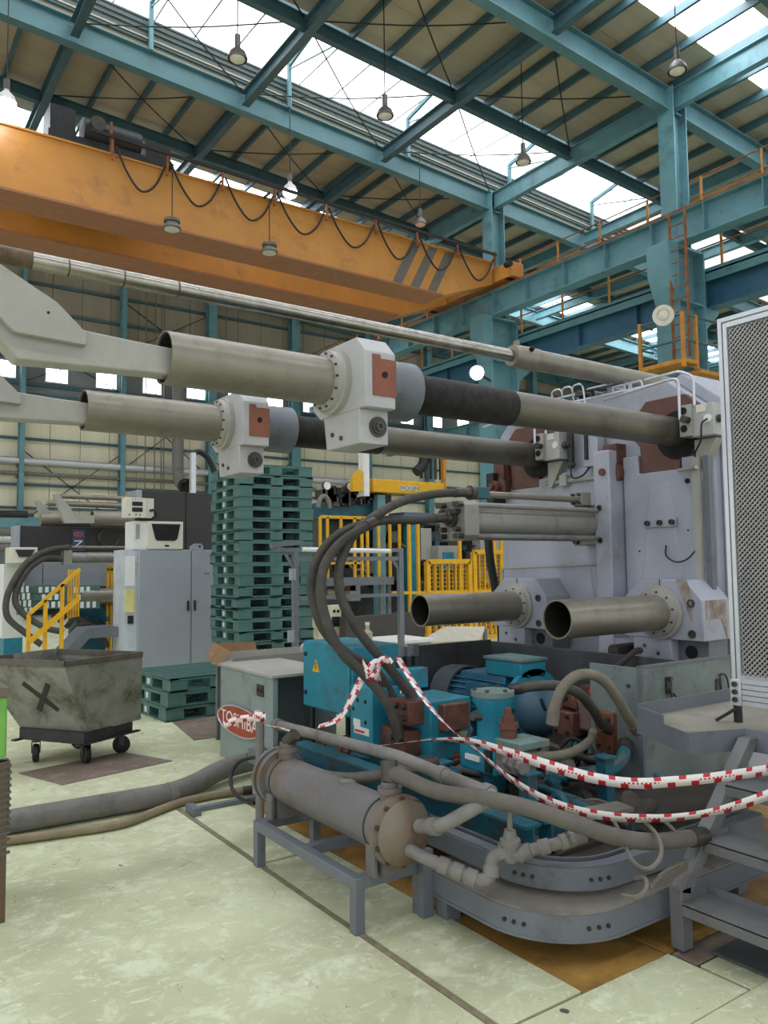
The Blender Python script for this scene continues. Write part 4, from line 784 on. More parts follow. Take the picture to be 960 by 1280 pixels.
sg = MB().prism(el, 'x', 2.738, 2.76).build('oval_sign', SIGNR, tx)
el2 = MB(); el2.tube([(2.738, p[0], p[1]) for p in el] + [(2.738, el[0][0], el[0][1])], .007, 6); el2.build('sign_rim', ALU, sg)
text_on('TOSHIBA', (2.7375, sc_.y, sc_.z), (0, -1, 0), (0, 0, 1), .155, WHITE, 'sign_lettering', sg, .001, sx=1.12)
# shelf clutter behind the sign box
sh = thing('metal_tray', 'grey sheet metal tray with worn cardboard flap behind the sign box', 'tray', (3.2, 6.9, 0))
MB().bx(2.95, 4.3, 6.62, 7.1, .70, .72).bx(2.95, 4.3, 6.62, 6.64, .72, .8).bx(2.95, 4.3, 7.08, 7.1, .72, .8).build('tray', CREAMP, sh)
MB().add([(2.85, 6.7, .72), (2.95, 7.25, .74), (3.05, 7.3, .88), (3.0, 6.75, .84)], [(0,1,2,3)]).add([(3.0, 7.2, .74), (3.5, 7.25, .74), (3.5, 7.3, .86), (3.05, 7.25, .88)], [(0,1,2,3)]).build('cardboard_flap', mat('cardboard', '#8a6a4a', .8), sh)
for p in ((3.0, 6.68), (4.25, 6.68), (3.0, 7.05), (4.25, 7.05)): MB().bx(p[0]-.02, p[0]+.02, p[1]-.02, p[1]+.02, 0, .7).build('leg', GREYP, sh)
MB().tube(fillet([(3.7, 6.7, .72), (3.7, 6.7, .86), (4.2, 6.72, .86), (4.2, 6.72, .72)], .03), .012, 8).build('handle', ALU, sh)
# ================================================================ HEAT EXCHANGER
hx = thing('heat_exchanger', 'grey tubular oil cooler with bolted end caps on a low stand', 'heat exchanger', (2.08, 3.45, .24))
ax, az = 2.09, .432
MB().cyl((ax, 4.02, az), (ax, 2.90, az), .118, n=40).build('shell', HXM, hx)
for y_ in (3.95, 3.02): MB().lathe((ax, y_, az), (0, -1, 0), [(0, .118), (0, .121), (.012, .121), (.012, .118)], 40, False).build('band', STEEL, hx)
MB().lathe((ax, 4.0, az), (0, 1, 0), [(0, .122), (0, .15), (.03, .152), (.035, .138), (.06, .138), (.06, .155), (.085, .155), (.09, .12), (.11, .08)], 36).build('end_cap', HXM, hx)
MB().lathe((ax, 2.915, az), (0, -1, 0), [(0, .118), (0, .155), (.03, .155), (.035, .14), (.055, .14), (.07, .12), (.1, .08), (.108, .0)], 36).build('end_cap', BRASS, hx)
bolt_circle(hx, (ax, 2.88, az), (0, -1, 0), .143, 10, .011, .014, STEEL, ph=.3)
for y_ in (3.96, 2.97):
    n_ = MB().lathe((ax + .0, y_, az + .1), (0, 0, 1), [(0, .045), (.05, .045), (.05, .056), (.075, .056), (.075, .04), (.1, .04)], 18).build('nozzle', HXM, hx)
    MB().bx(ax - .075, ax + .075, y_ - .01 - .04, y_ - .01 + .04, .24, az - .09).bx(ax - .115, ax - .10, y_ - .04, y_ + .03, .24, az - .06).build('saddle', HXM, hx)
MB().prism([(ax - .04, 3.32), (ax + .03, 3.30), (ax + .04, 3.36), (ax - .02, 3.39)], 'z', az + .112, az + .122).build('name_plate', DUST, hx)
sd = thing('exchanger_stand', 'low grey box section stand under the oil cooler', 'stand', (2.08, 3.45, 0))
for (p, q) in (((1.925, 2.97), (1.925, 3.99)), ((2.27, 2.97), (2.27, 3.99)), ((1.95, 2.995), (2.25, 2.995)), ((1.95, 3.965), (2.25, 3.965)), ((1.95, 3.48), (2.25, 3.48))):
    MB().ob((p[0], p[1], .215), (q[0], q[1], .215), .05, .05).build('rail', GREYP, sd, bevel=.003)
for p in ((1.925, 2.995), (1.925, 3.965), (2.27, 2.995), (2.27, 3.965)): MB().bx(p[0]-.025, p[0]+.025, p[1]-.025, p[1]+.025, 0, .19).build('leg', GREYP, sd, bevel=.003)
MB().bx(2.24, 2.3, 2.93, 2.965, .0, .3).build('angle_post', GREYP, sd)
# ================================================================ COOLING PIPES
def pipe_thing(label, pts, r, m=DUST, fr=.05, couplers=(), group='cooling pipes beside the base'):
    P = fillet(pts, fr); t = thing('cooling_pipe', label, 'pipe', V(pts[0]), group); MB().tube(P, r, 16).build('pipe_run', m, t)
    pts = [V(p) for p in pts]
    for (i, f) in couplers:
        a, b_ = pts[i], pts[i+1]; c = a.lerp(b_, f); d = (b_ - a).normalized(); MB().cyl(c - d * .022, c + d * .022, r * 1.28, n=16).build('coupling', m, t)
    return t
pipe_thing('long grey pipe sloping above the oil cooler and elbowing back to its cap', [(2.30, 4.52, .62), (2.30, 3.2, .668), (2.30, 2.50, .635), (2.12, 2.64, .51), (ax + .03, 2.80, .47)], .03, DUST, .05, ((1, .5), (2, .12), (3, .3), (1, .93), (0, .04)))
pipe_thing('grey upright pipe beside the sign box', [(2.12, 4.36, 0), (2.12, 4.36, .74)], .026, DUST, .02, ((0, .97),))
pipe_thing('grey low pipe with elbows leading from the cooler cap to the valve', [(ax - .01, 2.82, .375), (ax + .0, 2.72, .365), at(600, 1101, X=2.23), at(613, 1098, X=2.27), at(615, 1070, X=2.30), at(632, 1066, X=2.34)], .027, DUST, .04, ((1, .35), (1, .6), (1, .85), (3, .3)))
pipe_thing('grey pipe leaving the gate valve along the curved skirt', [at(646, 1068, X=2.38), at(665, 1062, X=2.42), at(695, 1055, X=2.5), at(732, 1043, X=2.62)], .025, DUST, .03, ((0, .6), (1, .5), (2, .3), (2, .5), (2, .8)))
vl = thing('gate_valve', 'dusty gate valve standing in the low cooling pipe', 'valve', at(637, 1066, X=2.36))
vc = at(638, 1066, X=2.36)
MB().lathe(vc + V((0, 0, -.035)), (0, 0, 1), [(0, .03), (.02, .038), (.06, .038), (.07, .045), (.09, .045), (.1, .03), (.13, .024), (.13, .012), (.21, .01), (.215, .016), (.235, .016), (.24, .008)], 10).build('valve_body', DUST, vl)
dv = (at(646, 1068, X=2.38) - at(630, 1066, X=2.34)).normalized(); MB().cyl(vc - dv * .055, vc + dv * .055, .034, n=10).build('valve_ends', DUST, vl)
hose('grey dusty hose dipping from the far nozzle of the oil cooler', [V((ax, 3.96, az + .2)), V((ax + .02, 3.93, az + .225)), at(360, 948, X=2.13), at(395, 966, X=2.16), at(430, 973, X=2.2), at(470, 970, X=2.3), at(505, 962, X=2.42), at(545, 953, X=2.62)], .03, HOSEM, group='dusty cooling hoses')
hose('long thick dusty hose leaving the near nozzle toward the stairs', [V((ax, 2.97, az + .2)), V((ax + .01, 2.955, az + .235)), at(545, 989, X=2.16), at(600, 997, X=2.25), at(660, 1010, X=2.36), at(720, 1030, X=2.5), at(770, 1046, X=2.64), at(820, 1052, X=2.8), at(880, 1045, X=3.1)], .034, HOSEM, group='dusty cooling hoses')
# ================================================================ FLOOR PIPES
fpth = [at(-60, 1040, Z=.075), at(0, 1029, Z=.075), at(215, 992, Z=.075), at(245, 980, Z=.08), at(275, 962, Z=.1), at(320, 950, Z=.1), at(370, 940, Z=.12)]
fpth[0] = fpth[1] + (fpth[1] - fpth[2]) * .5
t = thing('floor_pipe', 'large grey plastic pipe with offset bends lying on the floor', 'pipe', fpth[2] - V((0, 0, .075)))
MB().tube(fillet(fpth, .18, 8), .072, 20).build('pipe_run', DUST, t)
for p, q in ((fpth[2], fpth[1]),): d = (q - p).normalized(); MB().cyl(p + d * .03, p - d * .03, .077, n=20).build('pipe_joint', DUST, t)
hose('tan hose lying along the large grey floor pipe', [at(-40, 1058, Z=.03), at(0, 1052, Z=.03), at(80, 1041, Z=.03), at(150, 1030, Z=.03), at(195, 1014, Z=.03), at(225, 1003, Z=.03), at(270, 993, Z=.03), at(315, 987, Z=.035)], .026, mat('tan_hose', '#8d8065', .7, var=.15, scale=8), group='floor hoses', name='floor_hose')
t = MB().bx(2.0, 2.75, 5.05, 5.1, 0, .03).bx(1.95, 2.0, 4.97, 5.12, 0, .05).build('steel_angle', GREYP); tag(t, 'short steel angle bar lying on the floor beside the pipe', 'steel bar')
hose('thin black cable looping beside the upright pipe', [at(325, 946, X=2.3), at(310, 948, X=2.25), at(297, 954, X=2.2), at(289, 968, X=2.15), at(290, 985, X=2.1), at(300, 998, X=2.1), at(318, 1004, X=2.1)], .012, BLACK, False, 'floor hoses', 'electric_cable', 'cable', 8)
# ================================================================ CABLE COIL AND RAG
cc = thing('cable_coil', 'tangled coil of thin grey cable lying in the oil pan', 'cable', (3.3, 2.78, .26))
CBL = mat('grey_cable', '#6d675e', .6, var=.15)
rr = random.Random(5)
for k in range(6):
    c = V((3.26 + rr.uniform(-.04, .04), 2.82 + rr.uniform(-.04, .04), .275 + .012 * k)); r_ = rr.uniform(.12, .17)
    MB().tube([c + V((r_ * 1.1 * math.cos(a), r_ * math.sin(a), .012 * math.sin(3 * a + k))) for a in [2*math.pi*i/28 for i in range(29)]], .0085, 6).build('coil_turn', CBL, cc)
MB().tube(smooth_path([at(760, 1015, X=2.9), at(775, 1040, X=2.75), at(790, 1075, X=2.58), at(810, 1086, X=2.5), at(826, 1070, X=2.58), at(822, 1045, X=2.72), at(800, 1022, X=2.95)], 8), .0085, 6).build('hanging_loop', CBL, cc)
MB().tube(smooth_path([at(820, 1020, X=3.1), at(840, 1035, X=3.0), at(856, 1060, X=2.95)], 8), .0085, 6).build('loose_end', CBL, cc)
MB().tube(smooth_path([at(795, 1098, X=2.55), at(806, 1097, X=2.5), at(808, 1110, X=2.47), at(797, 1121, X=2.45), at(778, 1119, X=2.45)], 8), .0085, 6).build('loose_end', CBL, cc)
for k in range(4): MB().tube(smooth_path([at(815 + k * 3, 1108 - k * 4, X=2.6), at(835, 1100 - k * 4, X=2.75), at(858, 1085 - k * 3, X=2.95)], 5), .0085, 6).build('loose_end', CBL, cc)
bm = bmesh.new(); bmesh.ops.create_icosphere(bm, subdivisions=4, radius=1)
for v_ in bm.verts:
    n_ = math.sin(v_.co.x * 5 + 1) * .18 + math.sin(v_.co.y * 7) * .15 + math.sin(v_.co.z * 9 + v_.co.x * 4) * .12
    v_.co = V((v_.co.x * .15 * (1 + n_), v_.co.y * .11 * (1 + n_ * 1.2), max(v_.co.z, -.4) * .085 * (1 + n_ * 1.5)))
me = bpy.data.meshes.new('work_rag'); bm.to_mesh(me); bm.free(); me.materials.append(mat('grey_rag', '#57514c', .9, var=.2, scale=12))
for p_ in me.polygons: p_.use_smooth = True
o = bpy.data.objects.new('work_rag', me); COL.objects.link(o); o.location = (3.42, 2.68, .295); tag(o, 'crumpled dark grey rag lying by the cable coil', 'rag')

# extra fittings, elbows and flanges crowding the pan
rr = random.Random(21)
fit = base
for k in range(46):
    p = V((rr.uniform(2.75, 3.75), rr.uniform(2.95, 4.55), rr.uniform(.30, .42))); m_ = rr.choice((DARKM, DARKM, HYDD, RUSTB, DUST, STEEL)); d_ = V((rr.uniform(-1, 1), rr.uniform(-1, 1), rr.uniform(-.3, .6)))
    if rr.random() < .5:
        MB().lathe(p, d_, [(0, .03), (.03, .03), (.03, .045), (.05, .045), (.05, .028), (.1, .028)], 10).build('union', m_, fit)
    else:
        q = p + d_.normalized() * .09; MB().tube(fillet([p, q, q + V((rr.uniform(-.1, .1), rr.uniform(-.1, .1), -.1))], .05), .024, 10).build('elbow', m_, fit)
for k in range(10):
    p = V((rr.uniform(3.3, 3.9), rr.uniform(3.05, 3.6), rr.uniform(.30, .40))); MB().tube(smooth_path([p, p + V((.1, .1, .07)), p + V((.2, -.05, .02)), p + V((.25, -.2, -.05))], 5), rr.choice((.012, .018, .03)), 8).build('pipe_bend', rr.choice((DARKM, HOSE, HYDD, DUST)), fit)
# ================================================================ STAIRS AND PLATFORM
st = thing('access_stairs', 'grey steel access stairs with open treads beside the curved base', 'stairs', (3.2, 1.7, 0))
STG = mat('worn_stair_paint', '#6a6b6d', .55, var=.12, scale=5, dirt='#4d463e', damt=.35, dscale=4)
for y_ in (2.085, 1.2):
    MB().bx(2.915, 2.985, y_ - .03, y_ + .03, 0, .25).build('stringer_foot', STG, st, bevel=.004)
    MB().prism([(2.915, .235), (2.985, .215), (3.56, .79), (3.47, .79)], 'y', y_ - .03, y_ + .03).build('stringer', STG, st, bevel=.004)
trd = []
for (px, py) in ((851, 1130), (879, 1051), (905, 981)):
    p = at(px, py, Y=2.055); trd.append(p)
    MB().bx(p.x, p.x + .19, 1.22, 2.05, p.z - .005, p.z + .004).bx(p.x, p.x + .012, 1.22, 2.05, p.z - .045, p.z).bx(p.x + .18, p.x + .19, 1.22, 2.05, p.z, p.z + .035).build('tread', STG, st)
MB().bx(3.0, 3.2, 1.18, 1.98, .0, .012).build('base_plate', DGREY, st)
pf = thing('stair_platform', 'grey dusty steel platform with raised lip at the stair top', 'platform', (3.9, 2.2, 0))
PFM = mat('dusty_platform', '#8d887c', .75, var=.1, scale=6, dirt='#6d675e', damt=.25, dscale=5)
MB().prism([(3.455, 2.66), (3.25, 2.225), (3.54, 2.125), (3.54, 1.1), (4.8, 1.1), (4.8, 2.66)], 'z', .79, .80).build('deck', PFM, pf)
for (a, b_) in (((3.455, 2.66), (3.25, 2.225)), ((3.25, 2.225), (3.54, 2.12)), ((3.54, 2.12), (3.54, 1.1))):
    MB().ob((a[0], a[1], .77), (b_[0], b_[1], .77), .012, .1).build('edge_beam', GREYP, pf)
MB().wall_strip([(3.455, 2.66), (3.34, 2.42)], .80, .86, .008).build('lip', GREYP, pf)
MB().bx(3.455, 4.8, 2.65, 2.66, .74, .87).build('kick_plate', GREYP, pf)
for p in ((4.6, 2.8), (4.6, 1.3)): MB().bx(p[0]-.03, p[0]+.03, p[1]-.03, p[1]+.03, 0, .79).build('leg', GREYP, pf)
# ---- guard panel
gp = thing('mesh_guard_panel', 'tall aluminium framed wire mesh guard panel on the stair platform', 'guard panel', (3.76, 1.8, .8))
y0, y1, z0, z1, X0 = 1.15, 2.305, .885, 2.865, 3.735
for (a, b_) in (((y1 - .02, z0), (y1 - .02, z1)), ((y0 + .02, z0), (y0 + .02, z1))):
    MB().ob((X0 + .02, a[0], a[1]), (X0 + .02, b_[0], b_[1]), .022, .04, up=(1, 0, 0)).build('frame_post', ALU, gp, bevel=.002)
MB().ob((X0 + .02, y1 - .047, z0 + .1), (X0 + .02, y1 - .047, z1 - .03), .022, .035, up=(1, 0, 0)).build('frame_post', ALU, gp, bevel=.002)
MB().bx(X0, X0 + .04, y0, y1 - .031, z1 - .022, z1).build('frame_rail', ALU, gp); MB().bx(X0, X0 + .035, y0, y1 - .058, z1 - .055, z1 - .03).build('frame_rail', ALU, gp)
for k in range(5): MB().bx(X0 + .002 * (k % 2), X0 + .04, y0 + .03, y1 - .035, z0 + .004 + k * .027, z0 + .025 + k * .027).build('bottom_rail', ALU, gp)
cp = MB().bx(X0 - .012, X0, y1 - .06, y1 - .005, z0 + .0, z0 + .13).build('clamp_plate', ALU, gp, bevel=.003)
for z in (.03, .068, .106): MB().lathe((X0 - .012, y1 - .032, z0 + z), (-1, 0, 0), [(0, .014), (.01, .014), (.01, .007), (.004, .006)], 12).build('bolt', STEEL, cp)
MB().ob((X0 + .01, y1 - .03, .80), (X0 + .01, y1 - .03, .885), .03, .03).build('foot', BLACK, gp); MB().ob((X0 - .06, y1 + .05, .805), (X0, y1 - .03, .87), .014, .014).build('foot_stay', BLACK, gp)
ms = MB(); pit = .026; my0, my1, mz0, mz1 = y0 + .03, y1 - .062, z0 + .15, z1 - .06
H = mz1 - mz0; W_ = my1 - my0
k = -H
while k < W_:
    for sgn in (1, -1):
        a0, a1 = max(k, 0), min(k + H, W_)
        if a1 > a0 + .01:
            ya, yb_ = (my0 + a0, my0 + a1) if sgn > 0 else (my1 - a0, my1 - a1)
            ms.ob((X0 + .018 + .003 * sgn, ya, mz0 + a0 - k), (X0 + .018 + .003 * sgn, yb_, mz0 + a1 - k), .004, .007, up=(0, -sgn * 1, 1))
    k += pit
o = ms.build('wire_mesh', mat('mesh_wire', '#a3a1a0', .4, metal=.3), gp, flat=True); o['kind'] = 'stuff'
MB().bx(X0 + .03, X0 + .036, my0, my1, mz0, mz1).build('backing_sheet', mat('dark_backing', '#2b2b2f', .5, var=.3, scale=4), gp)
# ================================================================ BARRIER TAPE
def tape_material():
    m = bpy.data.materials.new('red_white_barrier_tape'); m.use_nodes = True; MATS[m.name] = m
    nt = m.node_tree; N = nt.nodes; L = nt.links; b = N['Principled BSDF']; b.inputs['Roughness'].default_value = .35
    uv = N.new('ShaderNodeUVMap'); sp = N.new('ShaderNodeSeparateXYZ'); L.new(uv.outputs[0], sp.inputs[0])
    def M(op, a, c=None):
        n = N.new('ShaderNodeMath'); n.operation = op
        for i, q in enumerate((a, c)):
            if q is None: continue
            if isinstance(q, (int, float)): n.inputs[i].default_value = q
            else: L.new(q, n.inputs[i])
        return n.outputs[0]
    u, v_ = sp.outputs[0], sp.outputs[1]
    top = M('MULTIPLY', M('LESS_THAN', M('FRACT', u), .3), M('LESS_THAN', v_, .36))
    bot = M('MULTIPLY', M('LESS_THAN', M('FRACT', M('ADD', u, .5)), .34), M('GREATER_THAN', v_, .58))
    mid = M('MULTIPLY', M('MULTIPLY', M('GREATER_THAN', v_, .44), M('LESS_THAN', v_, .6)), M('MULTIPLY', M('LESS_THAN', M('FRACT', M('MULTIPLY', u, 5.3)), .5), M('LESS_THAN', M('FRACT', M('MULTIPLY', u, .31)), .5)))
    s = M('MINIMUM', M('ADD', M('ADD', top, bot), mid), 1)
    mx = N.new('ShaderNodeMix'); mx.data_type = 'RGBA'; L.new(s, mx.inputs[0]); mx.inputs[6].default_value = lin('#ece6e4'); mx.inputs[7].default_value = lin('#c62634')
    L.new(mx.outputs[2], b.inputs['Base Color']); b.inputs['Transmission Weight'].default_value = 0
    return m
TAPE = tape_material()
def ribbon(label, pts, width, sq=.09, tw=None, name='barrier_tape'):
    P = smooth_path(pts, 8); n = len(P); vs, fs, uvs = [], [], []; L_ = 0
    for i, p in enumerate(P):
        d = (P[min(i+1, n-1)] - P[max(i-1, 0)]).normalized(); a = tw(i / (n-1)) if tw else 0
        up = V((0, 0, 1)) - d * d.z; up.normalize(); sd_ = d.cross(up); w_ = (up * math.cos(a) + sd_ * math.sin(a)) * width / 2; th = (up * -math.sin(a) + sd_ * math.cos(a)) * .0006
        if i: L_ += (P[i] - P[i-1]).length
        vs += [p + w_ + th, p - w_ + th, p - w_ - th, p + w_ - th]; uvs.append(L_ / sq)
    for i in range(n-1):
        for k in range(4): fs.append((4*i + k, 4*i + (k+1) % 4, 4*i + 4 + (k+1) % 4, 4*i + 4 + k))
    me = bpy.data.meshes.new(name); o0 = V(P[0]); me.from_pydata([q - o0 for q in vs], [], fs); ul = me.uv_layers.new(name='UVMap')
    vv = (0, 1, 1, 0)
    for p_ in me.polygons:
        p_.use_smooth = True
        for li in p_.loop_indices:
            vi = me.loops[li].vertex_index; ul.data[li].uv = (uvs[vi // 4], vv[vi % 4])
    me.materials.append(TAPE); o = bpy.data.objects.new(name, me); COL.objects.link(o); o.location = o0
    return tag(o, label, 'tape')
def py3(l): return [at(a, b_, Y=c) for a, b_, c in l]
ribbon('red and white barrier tape falling from the hose and crossing to the stairs', py3([(497, 822, 4.0), (512, 846, 3.85), (535, 880, 3.6), (562, 910, 3.35), (598, 940, 3.1), (640, 975, 2.75), (690, 1003, 2.5), (750, 1019, 2.3), (820, 1023, 2.12), (880, 1017, 1.99), (930, 1004, 1.9), (990, 983, 1.8)]), .05, .1, lambda t: max(.55, 1.45 - 2.2 * t) + .15 * math.sin(9 * t) - (max(0, t - .8) * 3))
ribbon('red and white barrier tape stretched level from the upright pipe to the stairs', py3([(326, 905, 4.36), (360, 912, 4.25), (410, 928, 4.0), (455, 933, 3.8), (500, 929, 3.55), (545, 925, 3.3), (588, 927, 3.1), (640, 942, 2.85), (690, 958, 2.62), (740, 972, 2.42), (790, 979, 2.25), (840, 977, 2.1), (900, 971, 1.98), (990, 958, 1.85)]), .05, .1, lambda t: max(.1, 1.35 - max(0, t - .35) * 5) + .2 * math.sin(9 * t))
ribbon('short end of barrier tape hanging from the tied hose', py3([(464, 836, 4.02), (452, 850, 4.03), (440, 872, 4.06), (428, 893, 4.1), (415, 903, 4.14), (398, 908, 4.2)]), .05, .1, lambda t: .3 + t)
kn = at(462, 840, Y=4.0); ribbon('knot of barrier tape wrapped round the middle hose', [kn + V((.055 * math.cos(a), .05 * math.sin(a) - .02, .035 * math.sin(a * .7) + .03 * math.cos(2.3 * a))) for a in [i * .55 for i in range(26)]], .045, .08)
ribbon('loose bow of barrier tape above the tied hoses', [kn + V((.02, -.03, .03)), kn + V((.05, -.06, .075)), kn + V((.09, -.07, .07)), kn + V((.1, -.09, .05))], .04, .08)
k2 = V((2.12, 4.36, .715)); ribbon('knot of barrier tape round the top of the upright pipe', [k2 + V((.034 * math.cos(a), .034 * math.sin(a), .01 * math.sin(a * .5))) for a in [i * .5 for i in range(24)]] + [k2 + V((-.09, .08, -.02)), k2 + V((-.16, .16, -.06))], .04, .08)
# ================================================================ WASTE CART
A = V((1.476, 6.40)); u_ = V((.885, .466)); v2 = V((-.466, .885))
def cp3(u, v_, z): q = A + u_ * u + v2 * v_; return V((q.x, q.y, z))
cart = thing('waste_cart', 'battered grey steel waste cart with sprayed dark cross on casters', 'cart', cp3(.45, .5, 0))
CART = mat('battered_cart_paint', '#8a8b80', .65, var=.15, scale=5, dirt='#4a4238', damt=.42, dscale=3.5, bump=.1, bscale=15)
rim = [cp3(.09, .11, .885), cp3(.86, .06, .885), cp3(.76, 1.0, .885), cp3(-.03, 1.0, .885)]
mid = [cp3(.095, .11, .81), cp3(.865, .06, .81), cp3(.765, 1.0, .81), cp3(-.025, 1.0, .81)]
bot = [cp3(.38, .17, .275), cp3(1.0, .20, .275), cp3(.92, .86, .275), cp3(.287, .86, .275)]
def shell(R_, off):
    c = sum((p for p in R_), V((0, 0, 0))) / 4
    return [p + (c - p).normalized() * off for p in R_]
vs_ = rim + mid + bot + shell(bot, .02) + shell(mid, .02) + shell(rim, .02)
fs_ = []
for a_ in range(5):
    for k in range(4): fs_.append((a_*4 + k, a_*4 + (k+1) % 4, a_*4 + 4 + (k+1) % 4, a_*4 + 4 + k))
fs_ += [(8, 9, 10, 11), (12, 15, 14, 13)] + [(k, (k+1) % 4, 20 + (k+1) % 4, 20 + k) for k in range(4)]
MB().add(vs_, fs_).build('hopper', CART, cart, flat=True)
rmb = MB()
for k in range(4): rmb.ob(rim[k] + V((0, 0, -.02)), rim[(k+1) % 4] + V((0, 0, -.02)), .03, .045)
rmb.build('rim', mat('cart_rim', '#5d564d', .6, var=.25, scale=9), cart)
# painted cross on the sloping end
XM = mat('black_spray', '#2b2c2a', .7, var=.2)
def onface(s, t_): return mid[0].lerp(mid[3], s).lerp(bot[0].lerp(bot[3], s), t_)
nf = (mid[3] - mid[0]).cross(bot[0] - mid[0]).normalized()
if nf.dot(V((-1, -1, 0))) < 0: nf = -nf
for (a, b_) in (((.26, .22), (.55, .66)), ((.56, .22), (.28, .64))):
    MB().ob(onface(*a) + nf * .004, onface(*b_) + nf * .004, .045, .006, up=nf).build('sprayed_cross', XM, cart)
ch = MB(); ch.add([cp3(u, v_, z) for z in (.19, .285) for (u, v_) in ((.33, .16), (.90, .2), (.86, .84), (.26, .84))], [(0,1,2,3), (7,6,5,4), (0,4,5,1), (1,5,6,2), (2,6,7,3), (3,7,4,0)]); ch.build('chassis', DARKM, cart)
MB().ob(cp3(.28, .18, .19), cp3(.95, .18, .19), .05, .012).ob(cp3(.2, .84, .19), cp3(.93, .84, .19), .05, .012).build('chassis_flange', DARKM, cart)
for (u, v_) in ((.47, .29), (.87, .30), (.33, .72), (.84, .78)):
    c = cp3(u, v_, .075); d_ = V((math.cos(.3 + u * 3), math.sin(.3 + u * 3), 0)); ax_ = V((-d_.y, d_.x, 0))
    cs = MB().cyl(cp3(u, v_, .165), cp3(u, v_, .19), .035, n=12).ob(c + ax_ * .032, c + ax_ * .032 + V((0, 0, .095)), .04, .006, up=ax_).ob(c - ax_ * .032, c - ax_ * .032 + V((0, 0, .095)), .04, .006, up=ax_).build('caster_fork', STEEL, cart)
    MB().lathe(c - ax_ * .024, ax_, [(0, .03), (0, .06), (.006, .074), (.042, .074), (.048, .06), (.048, .03)], 22).build('caster_wheel', BLACK, cs)
# ================================================================ GREEN BIN AT THE LEFT
gn = thing('green_bin', 'bright green bin with a ribbed grey flap standing by the floor pipe', 'bin', (.42, 4.3, 0))
gx = at(15, 900, Y=4.06).x - .055
MB().bx(gx - .5, gx + .03, 4.03, 4.5, .74, 1.02).build('bin_body', mat('lime_green_plastic', '#6fae4a', .45, var=.1), gn, bevel=.01)
MB().bx(gx - .5, gx + .035, 4.02, 4.52, 1.02, 1.06).build('bin_rim', mat('bin_rim', '#6d6155', .6), gn)
fl = MB().prism([(gx + .05, .72), (gx + .05, .44), (gx - .05, .26), (gx - .5, .2), (gx - .5, .72)], 'y', 4.05, 4.12).build('ribbed_flap', mat('ribbed_grey', '#56584f', .6), gn)
for k in range(14): MB().ob((gx + .055, 4.044, .70 - k * .03), (gx - .3, 4.044, .66 - k * .03), .012, .012).build('rib', mat('ribbed_grey', '#56584f'), fl)
for (a, b_) in ((gx + .02, 4.06), (gx - .46, 4.15), (gx - .04, 4.45), (gx - .46, 4.45)): MB().bx(a - .02, a + .02, b_ - .02, b_ + .02, 0, .72).build('leg', mat('rusty_leg', '#5f4c3a', .7), gn)
# ================================================================ PALLETS
def pallet_mesh(h=.15, S=1.1):
    m = MB(); q = S / 2
    for i in range(9): a = -q + i * (S - .07) / 8; m.bx(-q, q, a, a + .07, h - .012, h)
    for a in (-q, -.05, q - .1): m.bx(a, a + .1, -q, q, h - .024, h - .012)
    m.bx(-q, q, -q, -q + .014, h - .034, h - .002).bx(-q, q, q - .014, q, h - .034, h - .002).bx(-q, -q + .014, -q, q, h - .034, h - .002).bx(q - .014, q, -q, q, h - .034, h - .002)
    for a in (-q + .004, -.09, q - .2 - .004):
        for b_ in (-q + .004, -.09, q - .2 - .004):
            m.bx(a, a + (.2 if abs(a) > .2 else .18), b_, b_ + (.2 if abs(b_) > .2 else .18), .018, h - .024)
    for a in (-q, -.09, q - .2): m.bx(-q, q, a, a + (.2 if abs(a) > .2 else .18), 0, .018); m.bx(a, a + (.2 if abs(a) > .2 else .18), -q, q, .0, .017)
    return m
pm = pallet_mesh().build('plastic_pallet', PALLET); 
STK = mat('sticker_white', '#c9d6d8', .5)
stm = MB().bx(-.5525, -.549, -.035, .035, .04, .10).build('sticker', STK, pm)
rr = random.Random(4)
cx, cy, ang = 5.005, 10.25, math.radians(-4)
NP = 20
for k in range(NP):
    o = pm if k == 0 else copy_tree(pm)
    j = rr.choice((0, 0, 1, -1)); o.location = (cx + rr.uniform(-.02, .02) + .012 * j, cy + rr.uniform(-.02, .02), k * .151); o.rotation_euler = (0, 0, ang + rr.uniform(-.025, .025))
    nm = ['lowest', 'second', 'third', 'fourth', 'fifth', 'sixth', 'seventh', 'eighth', 'ninth', 'tenth', 'eleventh', 'twelfth', 'thirteenth', 'fourteenth', 'fifteenth', 'sixteenth', 'seventeenth', 'eighteenth', 'nineteenth', 'topmost'][k]
    tag(o, 'dark green plastic pallet, %s of the tall stack beside the grey cabinet' % (nm if k in (0, 19) else nm + ' from the floor'), 'pallet', 'pallets of the tall stack')
for k in range(3):
    o = copy_tree(pm); o.location = (3.40 + .01 * k, 8.72, k * .151); o.rotation_euler = (0, 0, math.radians(3 + k))
    tag(o, 'dark green plastic pallet, %s of the low stack in front of the cabinet' % ('lowest', 'middle one', 'topmost')[k], 'pallet', 'pallets of the low stack')
